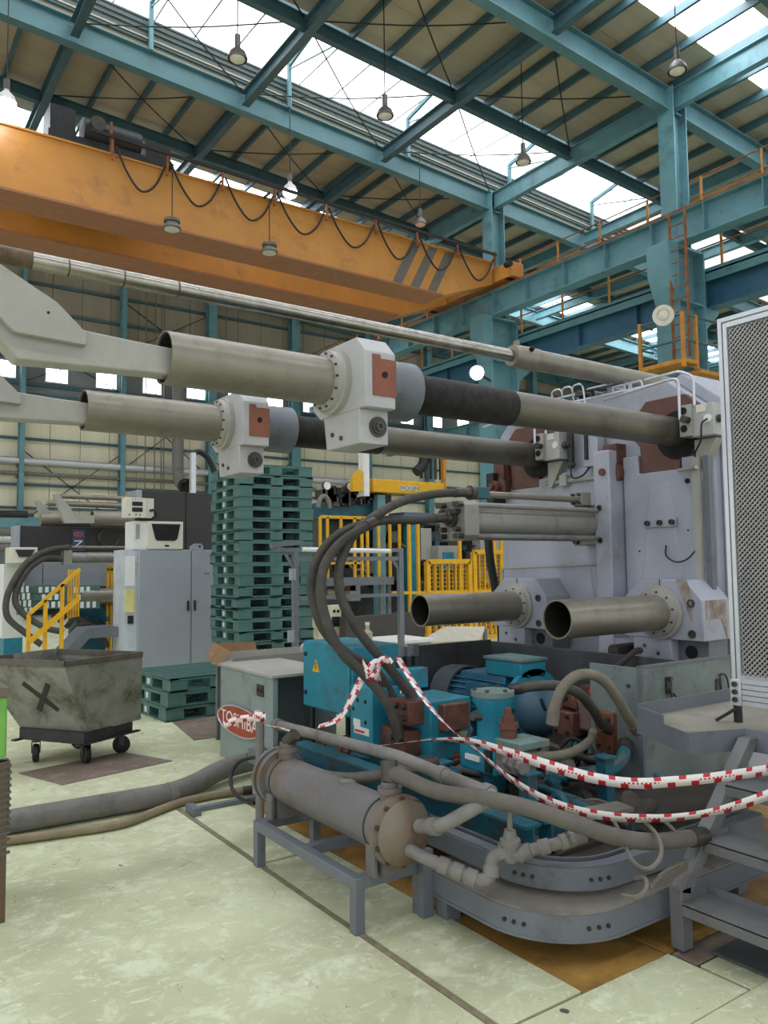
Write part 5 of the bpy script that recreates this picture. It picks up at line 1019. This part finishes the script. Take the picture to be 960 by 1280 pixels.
# ================================================================ ELECTRICAL CABINET
cb = thing('electrical_cabinet', 'grey two door electrical cabinet standing by the pallet stack', 'cabinet', (4.4, 12.3, 0))
MB().bx(3.80, 5.45, 12.0, 12.6, .0, 1.9).build('body', CABG, cb, bevel=.01)
MB().bx(3.60, 3.80, 12.05, 12.6, 0, 1.9).build('side_compartment', mat('reflecting_cabinet_side', '#c3cad2', .4), cb)  # lighter than the body so the colour carries the reflections on this side
d1 = MB().bx(3.81, 4.625, 11.975, 12.0, .03, 1.89).build('door', CABG, cb, bevel=.004); d2 = MB().bx(4.645, 5.44, 11.975, 12.0, .03, 1.89).build('door', CABG, cb, bevel=.004)
MB().bx(4.565, 4.595, 11.955, 11.976, .94, 1.10).build('handle', BLACK, d1); MB().bx(4.675, 4.705, 11.955, 11.976, .94, 1.10).build('handle', BLACK, d2)
for y_ in (0, .05): MB().cyl((4.86 + y_, 11.97, 1.52), (4.86 + y_, 11.976, 1.52), .012, n=8).build('lock', BLACK, d2)
MB().bx(3.62, 3.76, 12.03, 12.05, 1.35, 1.8).build('paper_notice', WHITE, cb); MB().bx(3.62, 3.76, 12.03, 12.05, .95, 1.3).build('paper_notice', mat('yellow_paper', '#d9cf8c', .6), cb)
MB().bx(3.66, 3.74, 12.02, 12.05, .78, .9).build('switch', BLACK, cb)
lg = MB().prism([(4.62, 1.9), (4.62, 1.95), (4.70, 2.0), (4.80, 2.0), (4.84, 1.96), (4.84, 1.9)], 'y', 12.0, 12.03).build('lifting_eye', CABG, cb); MB().cyl((4.78, 11.996, 1.955), (4.78, 12.001, 1.955), .02, n=12).build('eye_hole', HOLE, lg)
ac = thing('cabinet_cooler', 'beige cabinet cooling unit with dark trapezoid grille on the grey cabinet', 'cooling unit', (4.2, 12.2, 1.9))
MB().bx(3.93, 4.50, 11.98, 12.45, 1.905, 2.34).build('case', BEIGE, ac, bevel=.012)
MB().bx(3.73, 3.93, 12.02, 12.45, 1.905, 2.34).build('side_duct', WHITE, ac); MB().bx(3.76, 3.82, 12.01, 12.02, 2.07, 2.29).build('side_window', CREAMP, ac)
gr = MB().prism([(3.99, 2.30), (4.45, 2.30), (4.40, 2.07), (4.36, 2.04), (4.08, 2.04), (4.05, 2.07)], 'y', 11.97, 11.981).build('grille', DARKM, ac)
for k in range(7): MB().bx(4.01 + k * .008, 4.43 - k * .008, 11.962, 11.971, 2.07 + (6 - k) * .034, 2.082 + (6 - k) * .034).build('louvre', BLACK, gr)
MB().bx(4.20, 4.27, 11.972, 11.981, 1.95, 1.975).build('badge', BLACK, ac)
dm = thing('display_box', 'beige instrument box with two black displays above the cooling unit', 'instrument', (3.8, 12.1, 2.37))
MB().bx(3.58, 3.90, 11.95, 12.15, 2.385, 2.69).build('case', BEIGE, dm, bevel=.006); MB().bx(3.90, 4.02, 11.97, 12.15, 2.385, 2.69).build('side_case', BEIGE, dm)
for z in (2.475, 2.565): MB().bx(3.68, 3.84, 11.944, 11.951, z, z + .065).build('display', BLACK, dm)
for x_ in (3.64, 3.74, 3.80): MB().cyl((x_, 11.944, 2.43), (x_, 11.951, 2.43), .012, n=8).build('button', DARKM, dm)
for x_ in (3.69, 3.73, 3.77, 3.81): MB().cyl((x_, 11.944, 2.665), (x_, 11.951, 2.665), .008, n=8).build('lamp', DARKM, dm)
MB().tube(smooth_path([(3.96, 11.96, 2.5), (4.0, 11.9, 2.5), (4.03, 11.92, 2.42), (4.0, 12.0, 2.38)], 5), .02, 8).build('cable', BLACK, dm)
MB().bx(3.78, 4.0, 12.0, 12.15, 2.34, 2.386).build('bracket', DARKM, dm)
# ================================================================ ALUMINIUM LAMP STAND
Ys = 8.4
al = thing('lamp_stand', 'slim grey metal frame stand with tube lamp before the pallets', 'stand', V((at(430, 800, Y=Ys).x, Ys, 0)))
def F(px, py): return at(px, py, Y=Ys)
SLATE = mat('slate_grey_frame', '#74787e', .4, metal=.2, var=.06)
pl_, pr_ = F(369, 690), F(500, 690)
for x_ in (pl_.x, pr_.x): MB().bx(x_ - .035, x_ + .035, Ys - .03, Ys + .03, 0, pl_.z).build('post', SLATE, al)
MB().bx(F(345, 688).x, pr_.x + .035, Ys - .03, Ys + .03, pl_.z - .0, pl_.z + .05).build('top_rail', SLATE, al)
MB().ob(F(338, 682), F(378, 678), .05, .05).build('arm', SLATE, al); MB().ob(F(352, 684), F(368, 712), .03, .03).build('brace', SLATE, al); MB().ob(F(488, 696), F(500, 714), .03, .03).build('brace', SLATE, al)
MB().cyl(F(376, 687) + V((0, -.03, 0)), F(486, 689) + V((0, -.03, 0)), .03, n=14).build('tube_lamp', WHITE, al)
MB().bx(pl_.x, pr_.x, Ys - .02, Ys + .02, F(400, 699).z - .02, F(400, 699).z + .03).build('cross_rail', SLATE, al); MB().bx(pl_.x, pr_.x, Ys - .02, Ys + .02, F(430, 746).z - .02, F(430, 746).z + .025).build('cross_rail', SLATE, al)
for (a, b_) in ((363, 718), (361, 795)): p = F(a, b_); MB().bx(p.x - .03, p.x + .045, Ys - .06, Ys - .02, p.z - .07, p.z + .07).build('switch_box', CABG, al)
# ================================================================ SECOND PRESS (behind the cart)
def B(px, py, Y): return at(px, py, Y=Y)
Y2 = 14.5
m2 = thing('injection_press', 'second grey press behind the waste cart with black covers and sleeves', 'press', (3.6, 15.2, 0))
BLKP = mat('black_cover_panel', '#2e2c2b', .5, var=.15, scale=2)
def slab(a, b_, Y, d, m, name, parent, bevel=.01):
    p, q = B(*a, Y), B(*b_, Y); return MB().bx(min(p.x, q.x), max(p.x, q.x), Y, Y + d, min(p.z, q.z), max(p.z, q.z)).build(name, m, parent, bevel=bevel)
slab((23, 657), (168, 703), Y2, .5, BLKP, 'black_cover', m2); slab((19, 657), (25, 686), Y2 - .06, .4, CABG, 'cover_edge', m2)
bc = slab((174, 613), (330, 690), Y2 + .1, .6, BLKP, 'black_cover', m2); slab((232, 613), (233, 690), Y2 + .09, .02, HOLE, 'cover_seam', m2)
slab((171, 612), (177, 690), Y2 + .05, .6, CABG, 'cover_edge', m2)
slab((20, 703), (175, 732), Y2 - .1, .6, CABG, 'grey_cover', m2); slab((53, 704), (54, 731), Y2 - .105, .02, DGREY, 'cover_seam', m2)
for (cx0, cy0, dy) in ((45, 626, .9), (68, 618, 0)):
    Yb = Y2 - .4 + dy; pts = [(cx0 - 1, cy0), (cx0 + 5, cy0 - 1), (cx0 + 20, cy0 + 16), (cx0 + 26, cy0 + 26), (cx0 + 50, cy0 + 26), (cx0 + 50, cy0 + 36), (cx0 + 13, cy0 + 36)]
    MB().prism([(B(a, b_, Yb).x, B(a, b_, Yb).z) for a, b_ in pts], 'y', Yb, Yb + .12).build('arm_bracket', CREAMP, m2)
a = B(116, 647, Y2 - .3); c = B(170, 650, Y2 - .3); zc = (a.z + c.z) / 2
MB().pipe((a.x, Y2 - .25, zc), (c.x, Y2 - .25, zc), .14, .125, 28).build('sleeve', SLEEVE, m2)
MB().cyl((a.x - .7, Y2 + .5, zc), (c.x, Y2 + .5, zc), .12, n=20).build('sleeve', SLEEVE, m2)
for (p, q, r) in (((75, 620), (162, 626), .045), ((60, 629), (162, 632), .05)): s_, e_ = B(*p, Y2), B(*q, Y2); MB().cyl(s_, (e_.x, e_.y, s_.z), r, n=14).build('cylinder_rod', SLEEVE, m2)
s_, e_ = B(82, 697, Y2 - .6), B(168, 697, Y2 - .6); MB().cyl(s_, (e_.x, e_.y, s_.z), .09, n=20).build('hydraulic_cylinder', CYM, m2); MB().bx(s_.x - .05, s_.x + .08, s_.y - .11, s_.y + .11, s_.z - .12, s_.z + .12).build('cylinder_head', CYM, m2)
s_ = B(84, 684, Y2 - .6); MB().cyl(s_, (e_.x, e_.y, s_.z), .025, n=10).build('return_pipe', SLEEVE, m2); MB().bx(s_.x - .04, s_.x + .06, s_.y - .05, s_.y + .05, s_.z - .05, s_.z + .05).build('coupling', STEEL, m2)
for (x0, x1, py) in ((100, 116, 745), (114, 170, 745)): s_, e_ = B(x0, py, Y2 - .5), B(x1, py, Y2 - .5); MB().pipe(s_, (e_.x, e_.y, s_.z), .135, .12, 26).build('lower_sleeve', SLEEVE, m2)
slab((96, 760), (170, 822), Y2, .6, HYDD, 'pump_housing', m2); slab((20, 731), (175, 764), Y2 + .4, .4, DGREY, 'bed', m2)
for k in range(6): p = B(104 + k * 9, 775 + (k % 3) * 9, Y2 - .2); MB().lathe(p, (0, -1, .2), [(0, .06), (.1, .06), (.1, .04), (.2, .04)], 12).build('fitting', (HYDD, STEEL, DUST)[k % 3], m2)
for k in range(5): p = B(66 + k * 8, 772 + k * 6, Y2 - .3); MB().tube(smooth_path([p, p + V((.15, -.1, .15)), p + V((.35, -.1, .05)), p + V((.5, 0, -.2))], 6), .04, 10).build('pan_hose', HOSE, m2)
sg_ = B(98, 677, Y2 - .02); sgn = slab((91, 662), (106, 689), Y2 - .03, .02, mat('navy_sign', '#3b4a66', .5), 'number_sign', m2, 0)
n_ = B(98.5, 668, Y2 - .035); text_on('8', n_, (0, 0, 1), (-1, 0, 0), .2, mat('red_digit', '#d8584a', .5), 'sign_digit', sgn); n_ = B(98.5, 680, Y2 - .035); text_on('N', n_, (0, 0, 1), (-1, 0, 0), .2, WHITE, 'sign_letter', sgn)
cr_ = B(136, 672, Y2 - .02); MB().tube([cr_ + V((.18 * math.cos(a_), -.01, .16 * math.sin(a_))) for a_ in [1.9 + i * .2 for i in range(22)]], .02, 6).build('hose_hook', STEEL, m2)
for pts, r, py_ in (([(85, 684), (60, 688), (35, 702), (18, 725), (8, 750), (10, 772), (30, 790), (52, 806)], .05, 1), ([(78, 698), (55, 698), (35, 712), (22, 735), (20, 755), (35, 772), (58, 785), (80, 790)], .05, 0)):
    P = [B(a_, b_, Y2 - .65 - .5 * i / len(pts)) for i, (a_, b_) in enumerate(pts)]; hose(('upper' if py_ else 'lower') + ' thick black hose curving down from the second press', P, r, HOSE, False, 'hoses of the second press')
t = thing('cabinet_cooler', 'beige cooling unit with dark grille on the second press', 'cooling unit', B(30, 704, 13.9)); slab((12, 684), (47, 704), 13.9, .4, BEIGE, 'case', t)
P_ = [B(a_, b_, 13.88) for a_, b_ in ((19, 687), (44, 687), (38, 696), (24, 696))]; MB().prism([(p.x, p.z) for p in P_], 'y', 13.88, 13.9).build('grille', DARKM, t)
t = thing('control_cabinet', 'white and blue control cabinet of the second press', 'cabinet', (2.3, 14.3, 0)); slab((4, 705), (29, 797), 14.3, .5, WHITE, 'body', t); p, q = B(5, 797, 14.29), B(28, 820, 14.29); MB().bx(p.x, q.x, 14.31, 14.75, 0, .5).build('plinth', HYD, t)
# green and white crates behind the yellow stair
t0 = thing('plastic_crate', 'top green crate with white slots behind the yellow handrail', 'crate', B(58, 738, 13.9), 'green crates beside the second press')
k = 0
for r_ in range(3):
    for c_ in range(2):
        t = t0 if k == 0 else thing('plastic_crate', '%s green crate with white slots %s' % (('top', 'middle', 'bottom')[r_], ('behind the yellow handrail', 'under the lower sleeve of the second press')[c_]), 'crate', B(45 + 45 * c_, 738 + r_ * 9, 13.9), 'green crates beside the second press'); k += 1
        p, q = B(36 + c_ * 45, 732.5 + r_ * 9.5, 13.9), B(80 + c_ * 45, 741.5 + r_ * 9.5, 13.9); MB().bx(p.x, q.x, 13.9, 14.3, q.z, p.z).build('body', PALLET, t)
        for j in range(3): x_ = p.x + .15 + j * .1 + .05 * r_; MB().bx(x_, x_ + .055, 13.893, 13.901, q.z + .02, p.z - .02).build('slot', WHITE, t)
for r_ in range(4):
    t = thing('plastic_crate', ('topmost', 'second', 'third', 'lowest')[r_] + ' green crate with long white end ribs under the hoses', 'crate', B(28, 735 + r_ * 9, 13.7), 'crates with white ribs'); p, q = B(18 + r_ * 1.5, 732 + r_ * 9, 13.7), B(36 + r_ * 1.5, 741 + r_ * 9, 13.7); MB().bx(p.x, q.x, 13.7, 13.85, q.z, p.z).build('body', PALLET, t)
    for j in range(3): x_ = p.x + .02 + j * .075; MB().bx(x_, x_ + .04, 13.69, 13.701, q.z + .01, p.z - .01).build('rib', WHITE, t)
# yellow stair
ys_ = thing('yellow_handrail', 'yellow stair handrail with sloping rail beyond the waste cart', 'handrail', (2.6, 12, 0))
for px, py in ((36, 768), (57, 750), (78, 730)): p = B(px, py, 12); MB().ob((p.x, 12, 0), (p.x, 12, p.z), .05, .05).build('post', YEL, ys_)
MB().ob(B(36, 768, 12), B(100, 711, 12), .05, .05).build('top_rail', YEL, ys_); MB().ob(B(36, 802, 12) - V((0, .05, 0)), B(97, 748, 12) - V((0, .05, 0)), .04, .07).build('mid_rail', YEL, ys_)
for k in range(5): p = B(86 + k * 3.2, 712, 12.05 + .1 * k); MB().ob((p.x, p.y, .9), (p.x, p.y, p.z), .02, .02).build('baluster', YEL, ys_)
MB().ob(B(86, 750, 12), B(98, 750, 12.3), .03, .03).build('guard_rail', YEL, ys_)
ramp = thing('stair_ramp', 'grey steel stair ramp below the yellow handrail', 'stair', (3, 12.3, 0))
P_ = [B(*q, 12.3) for q in ((78, 818), (108, 786), (155, 783), (155, 795), (112, 798), (90, 822))]; MB().prism([(p.x, p.z) for p in P_], 'y', 12.3, 12.9).build('stringer', GREYP, ramp)
for q in (B(80, 820, 12.3), B(150, 790, 12.3)): MB().bx(q.x, q.x + .06, 12.4, 12.46, 0, q.z - .05).build('leg', GREYP, ramp)
t = thing('yellow_fence', 'short yellow bar fence beside the grey cabinet', 'fence', (4.0, 14.2, 0))
for k in range(5): p = B(135 + k * 4.5, 706, 14.2); MB().ob((p.x, 14.2, 0), (p.x, 14.2, p.z), .04, .04).build('bar', YEL, t)
MB().ob(B(133, 712, 14.2), B(158, 712, 14.2), .04, .04).build('rail', YEL, t)
t = thing('blue_pipe_rack', 'light blue beam with grey pipes low on the back wall', 'pipe rack', (5, 27, 2))
MB().ob(B(-20, 652, 27), B(52, 654, 27), .2, .35).build('beam', TEAL, t)
for k, py in enumerate((643, 664, 674, 684)): MB().cyl(B(-20, py, 27), B(34, py + 1, 27), .14, n=12).build('pipe', (DARKM, DUST, ALU, DUST)[k], t)
for q in (B(-10, 652, 27), B(40, 653, 27)): MB().bx(q.x - .08, q.x + .08, 27.1, 27.25, 0, q.z + .3).build('leg', DTEAL, t)
# ================================================================ YELLOW MACHINES (behind the hoses)
YB = 14.0
rb = thing('robot_arm', 'yellow beam take-out robot with white mast above the second line', 'robot', (10.4, YB, 0))
p, q = B(466, 598, YB), B(556, 617, YB); MB().bx(p.x, q.x, YB, YB + .35, q.z - .05, p.z).build('beam', YEL, rb, bevel=.02)
p, q = B(454, 560, YB - .1), B(462, 620, YB - .1); MB().bx(p.x, q.x, YB - .1, YB + .1, q.z, p.z).build('mast', WHITE, rb); 
P_ = [B(*q, YB - .15) for q in ((441, 614), (441, 598), (449, 587), (454, 590), (454, 614))]; MB().prism([(p.x, p.z) for p in P_], 'y', YB - .15, YB - .05).build('yellow_plate', YEL, rb)
lg_ = B(512, 610.5, YB - .01); pl_ = MB().bx(lg_.x - .25, lg_.x + .25, YB - .012, YB, lg_.z - .05, lg_.z + .06).build('logo_plate', BEIGE, rb); text_on('WOOJIN', (lg_.x, YB - .014, lg_.z), (1, 0, 0), (0, 0, 1), .13, BLACK, 'logo_lettering', pl_)
for k in range(5): p = B(526 + k * 6, 560, YB + .2); MB().cyl((p.x, YB + .2, B(526, 598, YB + .2).z), (p.x, YB + .2, p.z), .035, n=8).build('conduit', (DARKM, STEEL)[k % 2], rb)
p = B(554, 575, YB); MB().bx(p.x, p.x + .08, YB, YB + .1, B(554, 620, YB).z, B(554, 560, YB).z).build('post', RAILY, rb)
MB().tube(smooth_path([B(520, 590, YB + .1), B(528, 582, YB + .1), B(530, 570, YB + .1), B(522, 560, YB + .1)], 6), .12, 12).build('cable_chain', BLACK, rb)
p = B(480, 618, YB); MB().bx(p.x - .1, p.x + .1, YB + .1, YB + .3, 0, p.z).build('pedestal', TEAL, rb)
im = thing('injection_unit', 'dark teal injection unit with valves and gauges behind the yellow railing', 'machine', (8.8, 14.6, 0))
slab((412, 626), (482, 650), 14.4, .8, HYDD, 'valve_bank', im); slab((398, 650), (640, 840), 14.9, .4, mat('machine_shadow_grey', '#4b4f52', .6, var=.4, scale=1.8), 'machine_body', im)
rr = random.Random(9)
for k in range(26):
    p = B(402 + k * 3.2, rr.uniform(610, 628), 14.35); s_ = rr.uniform(.05, .12); MB().bx(p.x - s_, p.x + s_, 14.25, 14.5, p.z - s_ * 1.3, p.z + s_ * 1.3).build('valve', rr.choice((DARKM, STEEL, CREAMP, BLACK)), im)
for px, py in ((409, 607), (438, 608)):
    p = B(px, py, 14.2); g_ = MB().cyl(p, p + V((0, .06, 0)), .1, n=18).build('gauge', STEEL, im); MB().cyl(p - V((0, .005, 0)), p, .085, n=18).build('gauge_face', WHITE, g_); MB().cyl(p + V((0, .03, -.1)), p + V((0, .03, -.45)), .03, n=8).build('gauge_stem', STEEL, im)
p = B(405, 635, 14.1); MB().tube([p + V((.14 * math.cos(a_), 0, .25 * math.sin(a_))) for a_ in [i * .26 for i in range(13)]], .05, 8).build('looped_hose', DUST, im)
slab((505, 640), (545, 655), 14.2, .6, mat('slate_blue', '#5a6a86', .5), 'blue_box', im); slab((514, 656), (525, 820), 14.1, .3, HYD, 'teal_post', im); slab((526, 660), (540, 700), 14.15, .3, CREAMP, 'cream_cover', im)
slab((548, 682), (575, 708), 13.9, .4, CREAMP, 'motor_cover', im); slab((555, 690), (568, 712), 13.85, .2, HYD, 'teal_motor', im); slab((600, 650), (628, 690), 14.1, .3, CREAMP, 'cream_cover', im); slab((583, 690), (594, 708), 13.9, .3, DARKM, 'dark_motor', im)
for k in range(28):
    p = B(rr.uniform(425, 625), rr.uniform(660, 770), 14.5); s_ = rr.uniform(.06, .2); MB().bx(p.x - s_, p.x + s_, 14.5, 14.95, p.z - s_, p.z + s_ * rr.uniform(.5, 2)).build('machine_module', rr.choice((DARKM, STEEL, BLACK, HYDD, CREAMP, RUSTB, DUST)), im)
for k in range(10): p = B(410 + k * 21, rr.uniform(660, 740), 14.35); MB().tube(smooth_path([p, p + V((.2, -.05, -.25)), p + V((.5, 0, -.2)), p + V((.7, .1, .1))], 5), .025, 6).build('cable', rr.choice((BLACK, DUST, BLACK)), im)
yr = thing('yellow_railing', 'long yellow upright bar railing behind the thick hoses', 'railing', (9, 13.4, 0))
YR = 13.4
zt = B(440, 647, YR).z; zb = B(440, 722, YR).z
for px in (400, 409, 426, 443, 452, 459, 473, 487, 499): p = B(px, 647, YR); MB().ob((p.x, YR, zb), (p.x, YR, zt), .05, .05).build('bar', YEL, yr)
MB().ob((B(397, 0, YR).x, YR, zt), (B(502, 0, YR).x, YR, zt), .05, .06).build('top_rail', YEL, yr); MB().ob((B(405, 0, YR).x, YR, B(420, 704, YR).z), (B(444, 0, YR).x, YR, B(420, 704, YR).z), .05, .05).build('mid_rail', YEL, yr)
p = B(405, 727, YR); q = B(489, 727, YR); MB().bx(p.x, q.x, YR - .1, YR + .3, p.z - .09, p.z + .07).build('deck_beam', GREYP, yr)
for px in (478, 487): p = B(px, 740, YR); MB().bx(p.x - .04, p.x + .04, YR, YR + .08, 0, B(px, 730, YR).z).build('deck_leg', GREYP, yr)
p = B(408, 735, YR); MB().bx(p.x - .1, p.x, YR + .1, YR + .2, 0, p.z).build('deck_leg', GREYP, yr); MB().cyl(B(405, 740, YR + .2), B(424, 741, YR + .2), .14, n=16).build('sleeve', SLEEVE, yr)
yf = thing('yellow_fence', 'yellow safety fence with wire mesh gate beside the lower sleeve', 'fence', (12, 13, 0))
YF = 13.0
def fr(px0, px1, py0, py1, w_=.06):
    a_, b_ = B(px0, py0, YF), B(px1, py1, YF); x0, x1, z1, z0 = a_.x, b_.x, a_.z, b_.z
    MB().ob((x0, YF, z0), (x0, YF, z1), w_, w_).build('post', YEL, yf); MB().ob((x1, YF, z0), (x1, YF, z1), w_, w_).build('post', YEL, yf); MB().ob((x0, YF, z1), (x1, YF, z1), w_, w_).build('rail', YEL, yf); MB().ob((x0, YF, z0 + .1), (x1, YF, z0 + .1), w_, w_).build('rail', YEL, yf)
    return x0, x1, z0, z1
for (a_, b_, c_) in ((534, 588, 702), (592, 634, 690)):
    x0, x1, z0, z1 = fr(a_, b_, c_, 800, .1)
    n = 6
    for k in range(1, n): MB().ob((x0 + (x1-x0) * k / n, YF, z0), (x0 + (x1-x0) * k / n, YF, z1), .045, .03).build('bar', YEL, yf)
    ms = MB(); x_ = x0
    while x_ < x1: ms.bx(x_ - .008, x_ + .008, YF + .03, YF + .045, z0, z1); x_ += .09
    z_ = z0
    while z_ < z1: ms.bx(x0, x1, YF + .03, YF + .045, z_ - .008, z_ + .008); z_ += .09
    ms.build('wire_mesh', YEL, yf)['kind'] = 'stuff'
for px, t_, b_ in ((511, 655, 768), (522, 655, 752), (574, 655, 712), (626, 660, 700), (617, 655, 800)): p = B(px, t_, YF); MB().ob((p.x, YF, 0), (p.x, YF, p.z), .06, .06).build('post', YEL, yf)
MB().ob(B(490, 741, YF), B(536, 741, YF), .05, .06).build('rail', YEL, yf); MB().ob(B(536, 741, YF), B(640, 738, YF), .05, .08).build('rail', YEL, yf)
# low clutter in front of the railing
t = thing('dark_chute', 'dark grey sheet metal chute behind the thick hoses', 'chute', (8, 11.5, 0)); P_ = [B(*q, 11.5) for q in ((432, 772), (530, 765), (530, 805), (432, 812))]; MB().prism([(p.x, p.z) for p in P_], 'y', 11.5, 11.7).build('side', mat('chute_dark', '#4a4542', .6), t); MB().bx(P_[0].x, P_[1].x, 11.7, 12.4, P_[3].z, P_[3].z + .05).build('floor_pan', DGREY, t)
for q in P_[2:]: MB().bx(q.x - .05, q.x + .05, 11.55, 11.65, 0, q.z).build('leg', DGREY, t)
t = thing('cream_cover', 'sloping cream sheet cover behind the lower sleeve', 'cover', (8.5, 10.5, 0))
P_ = [B(522, 803, 10.2), B(600, 800, 10.2), B(606, 783, 10.9), B(556, 783, 10.9)]; MB().add([p for p in P_] + [p - V((0, 0, .05)) for p in P_], [(0,1,2,3), (7,6,5,4), (0,4,5,1), (1,5,6,2), (2,6,7,3), (3,7,4,0)]).build('sheet', mat('dusty_cream', '#c2bcab', .7, var=.1, scale=4), t)
for q in P_: MB().bx(q.x - .03, q.x + .03, q.y - .03, q.y + .03, 0, q.z - .04).build('leg', GREYP, t)
t = thing('beige_controller', 'beige controller case with sockets between pallets and hoses', 'controller', (7.2, 11.8, 0)); slab((398, 757), (427, 808), 11.8, .5, mat('cream_case', '#d8d2b8', .5), 'case', t); slab((415, 771), (426, 783), 11.79, .02, BLACK, 'panel', t)
for px in (418, 423): p = B(px, 764, 11.79); MB().cyl(p, p + V((0, .012, 0)), .03, n=10).build('socket', DARKM, t)
p = B(421, 750, 11.9); MB().bx(p.x - .35, p.x + .05, 11.85, 12.2, B(421, 757, 11.9).z, B(421, 750, 11.9).z).build('valve_row', DARKM, t); p = B(400, 808, 11.9); MB().bx(B(398, 0, 11.8).x, B(427, 0, 11.8).x, 11.82, 12.28, 0, p.z + .03).build('plinth', DGREY, t)
t = thing('white_workbench', 'white topped workbench seen beneath the thick hoses', 'workbench', (6.3, 8.7, 0)); p, q = B(455, 805, 8.7), B(545, 800, 8.7); MB().bx(p.x, q.x, 8.7, 9.5, p.z - .04, p.z).build('top', WHITE, t); MB().bx(p.x + .05, q.x - .05, 8.75, 9.4, .0, p.z - .04).build('cabinet', CREAMP, t)
bt = B(446, 797, 8.9); o = thing('oil_bottle', 'small translucent oil bottle standing on the white workbench', 'bottle', B(462, 803, 8.9)); b0 = V((B(462, 803, 8.9).x, 8.95, p.z)); MB().lathe(b0, (0, 0, 1), [(0, .06), (.01, .07), (.12, .07), (.16, .03), (.22, .025)], 16).build('bottle_body', mat('bottle_beige', '#b8ae98', .4), o); MB().cyl(b0 + V((0, 0, .22)), b0 + V((0, 0, .26)), .03, n=12).build('cap', WHITE, o)
# upright white post and hose beside the pallet stack
t = thing('white_post', 'white aluminium post with black hose rising behind the cabinet', 'post', (B(241, 620, 16).x, 16, 0)); p = B(241, 566, 16); MB().bx(p.x - .05, p.x + .05, 15.94, 16.06, 0, p.z).build('post', ALU, t); MB().tube(smooth_path([p + V((0, 0, -.02)), p + V((.15, 0, .03)), p + V((.35, 0, -.1)), p + V((.5, 0, -.4))], 6), .06, 10).build('hose', BLACK, t)
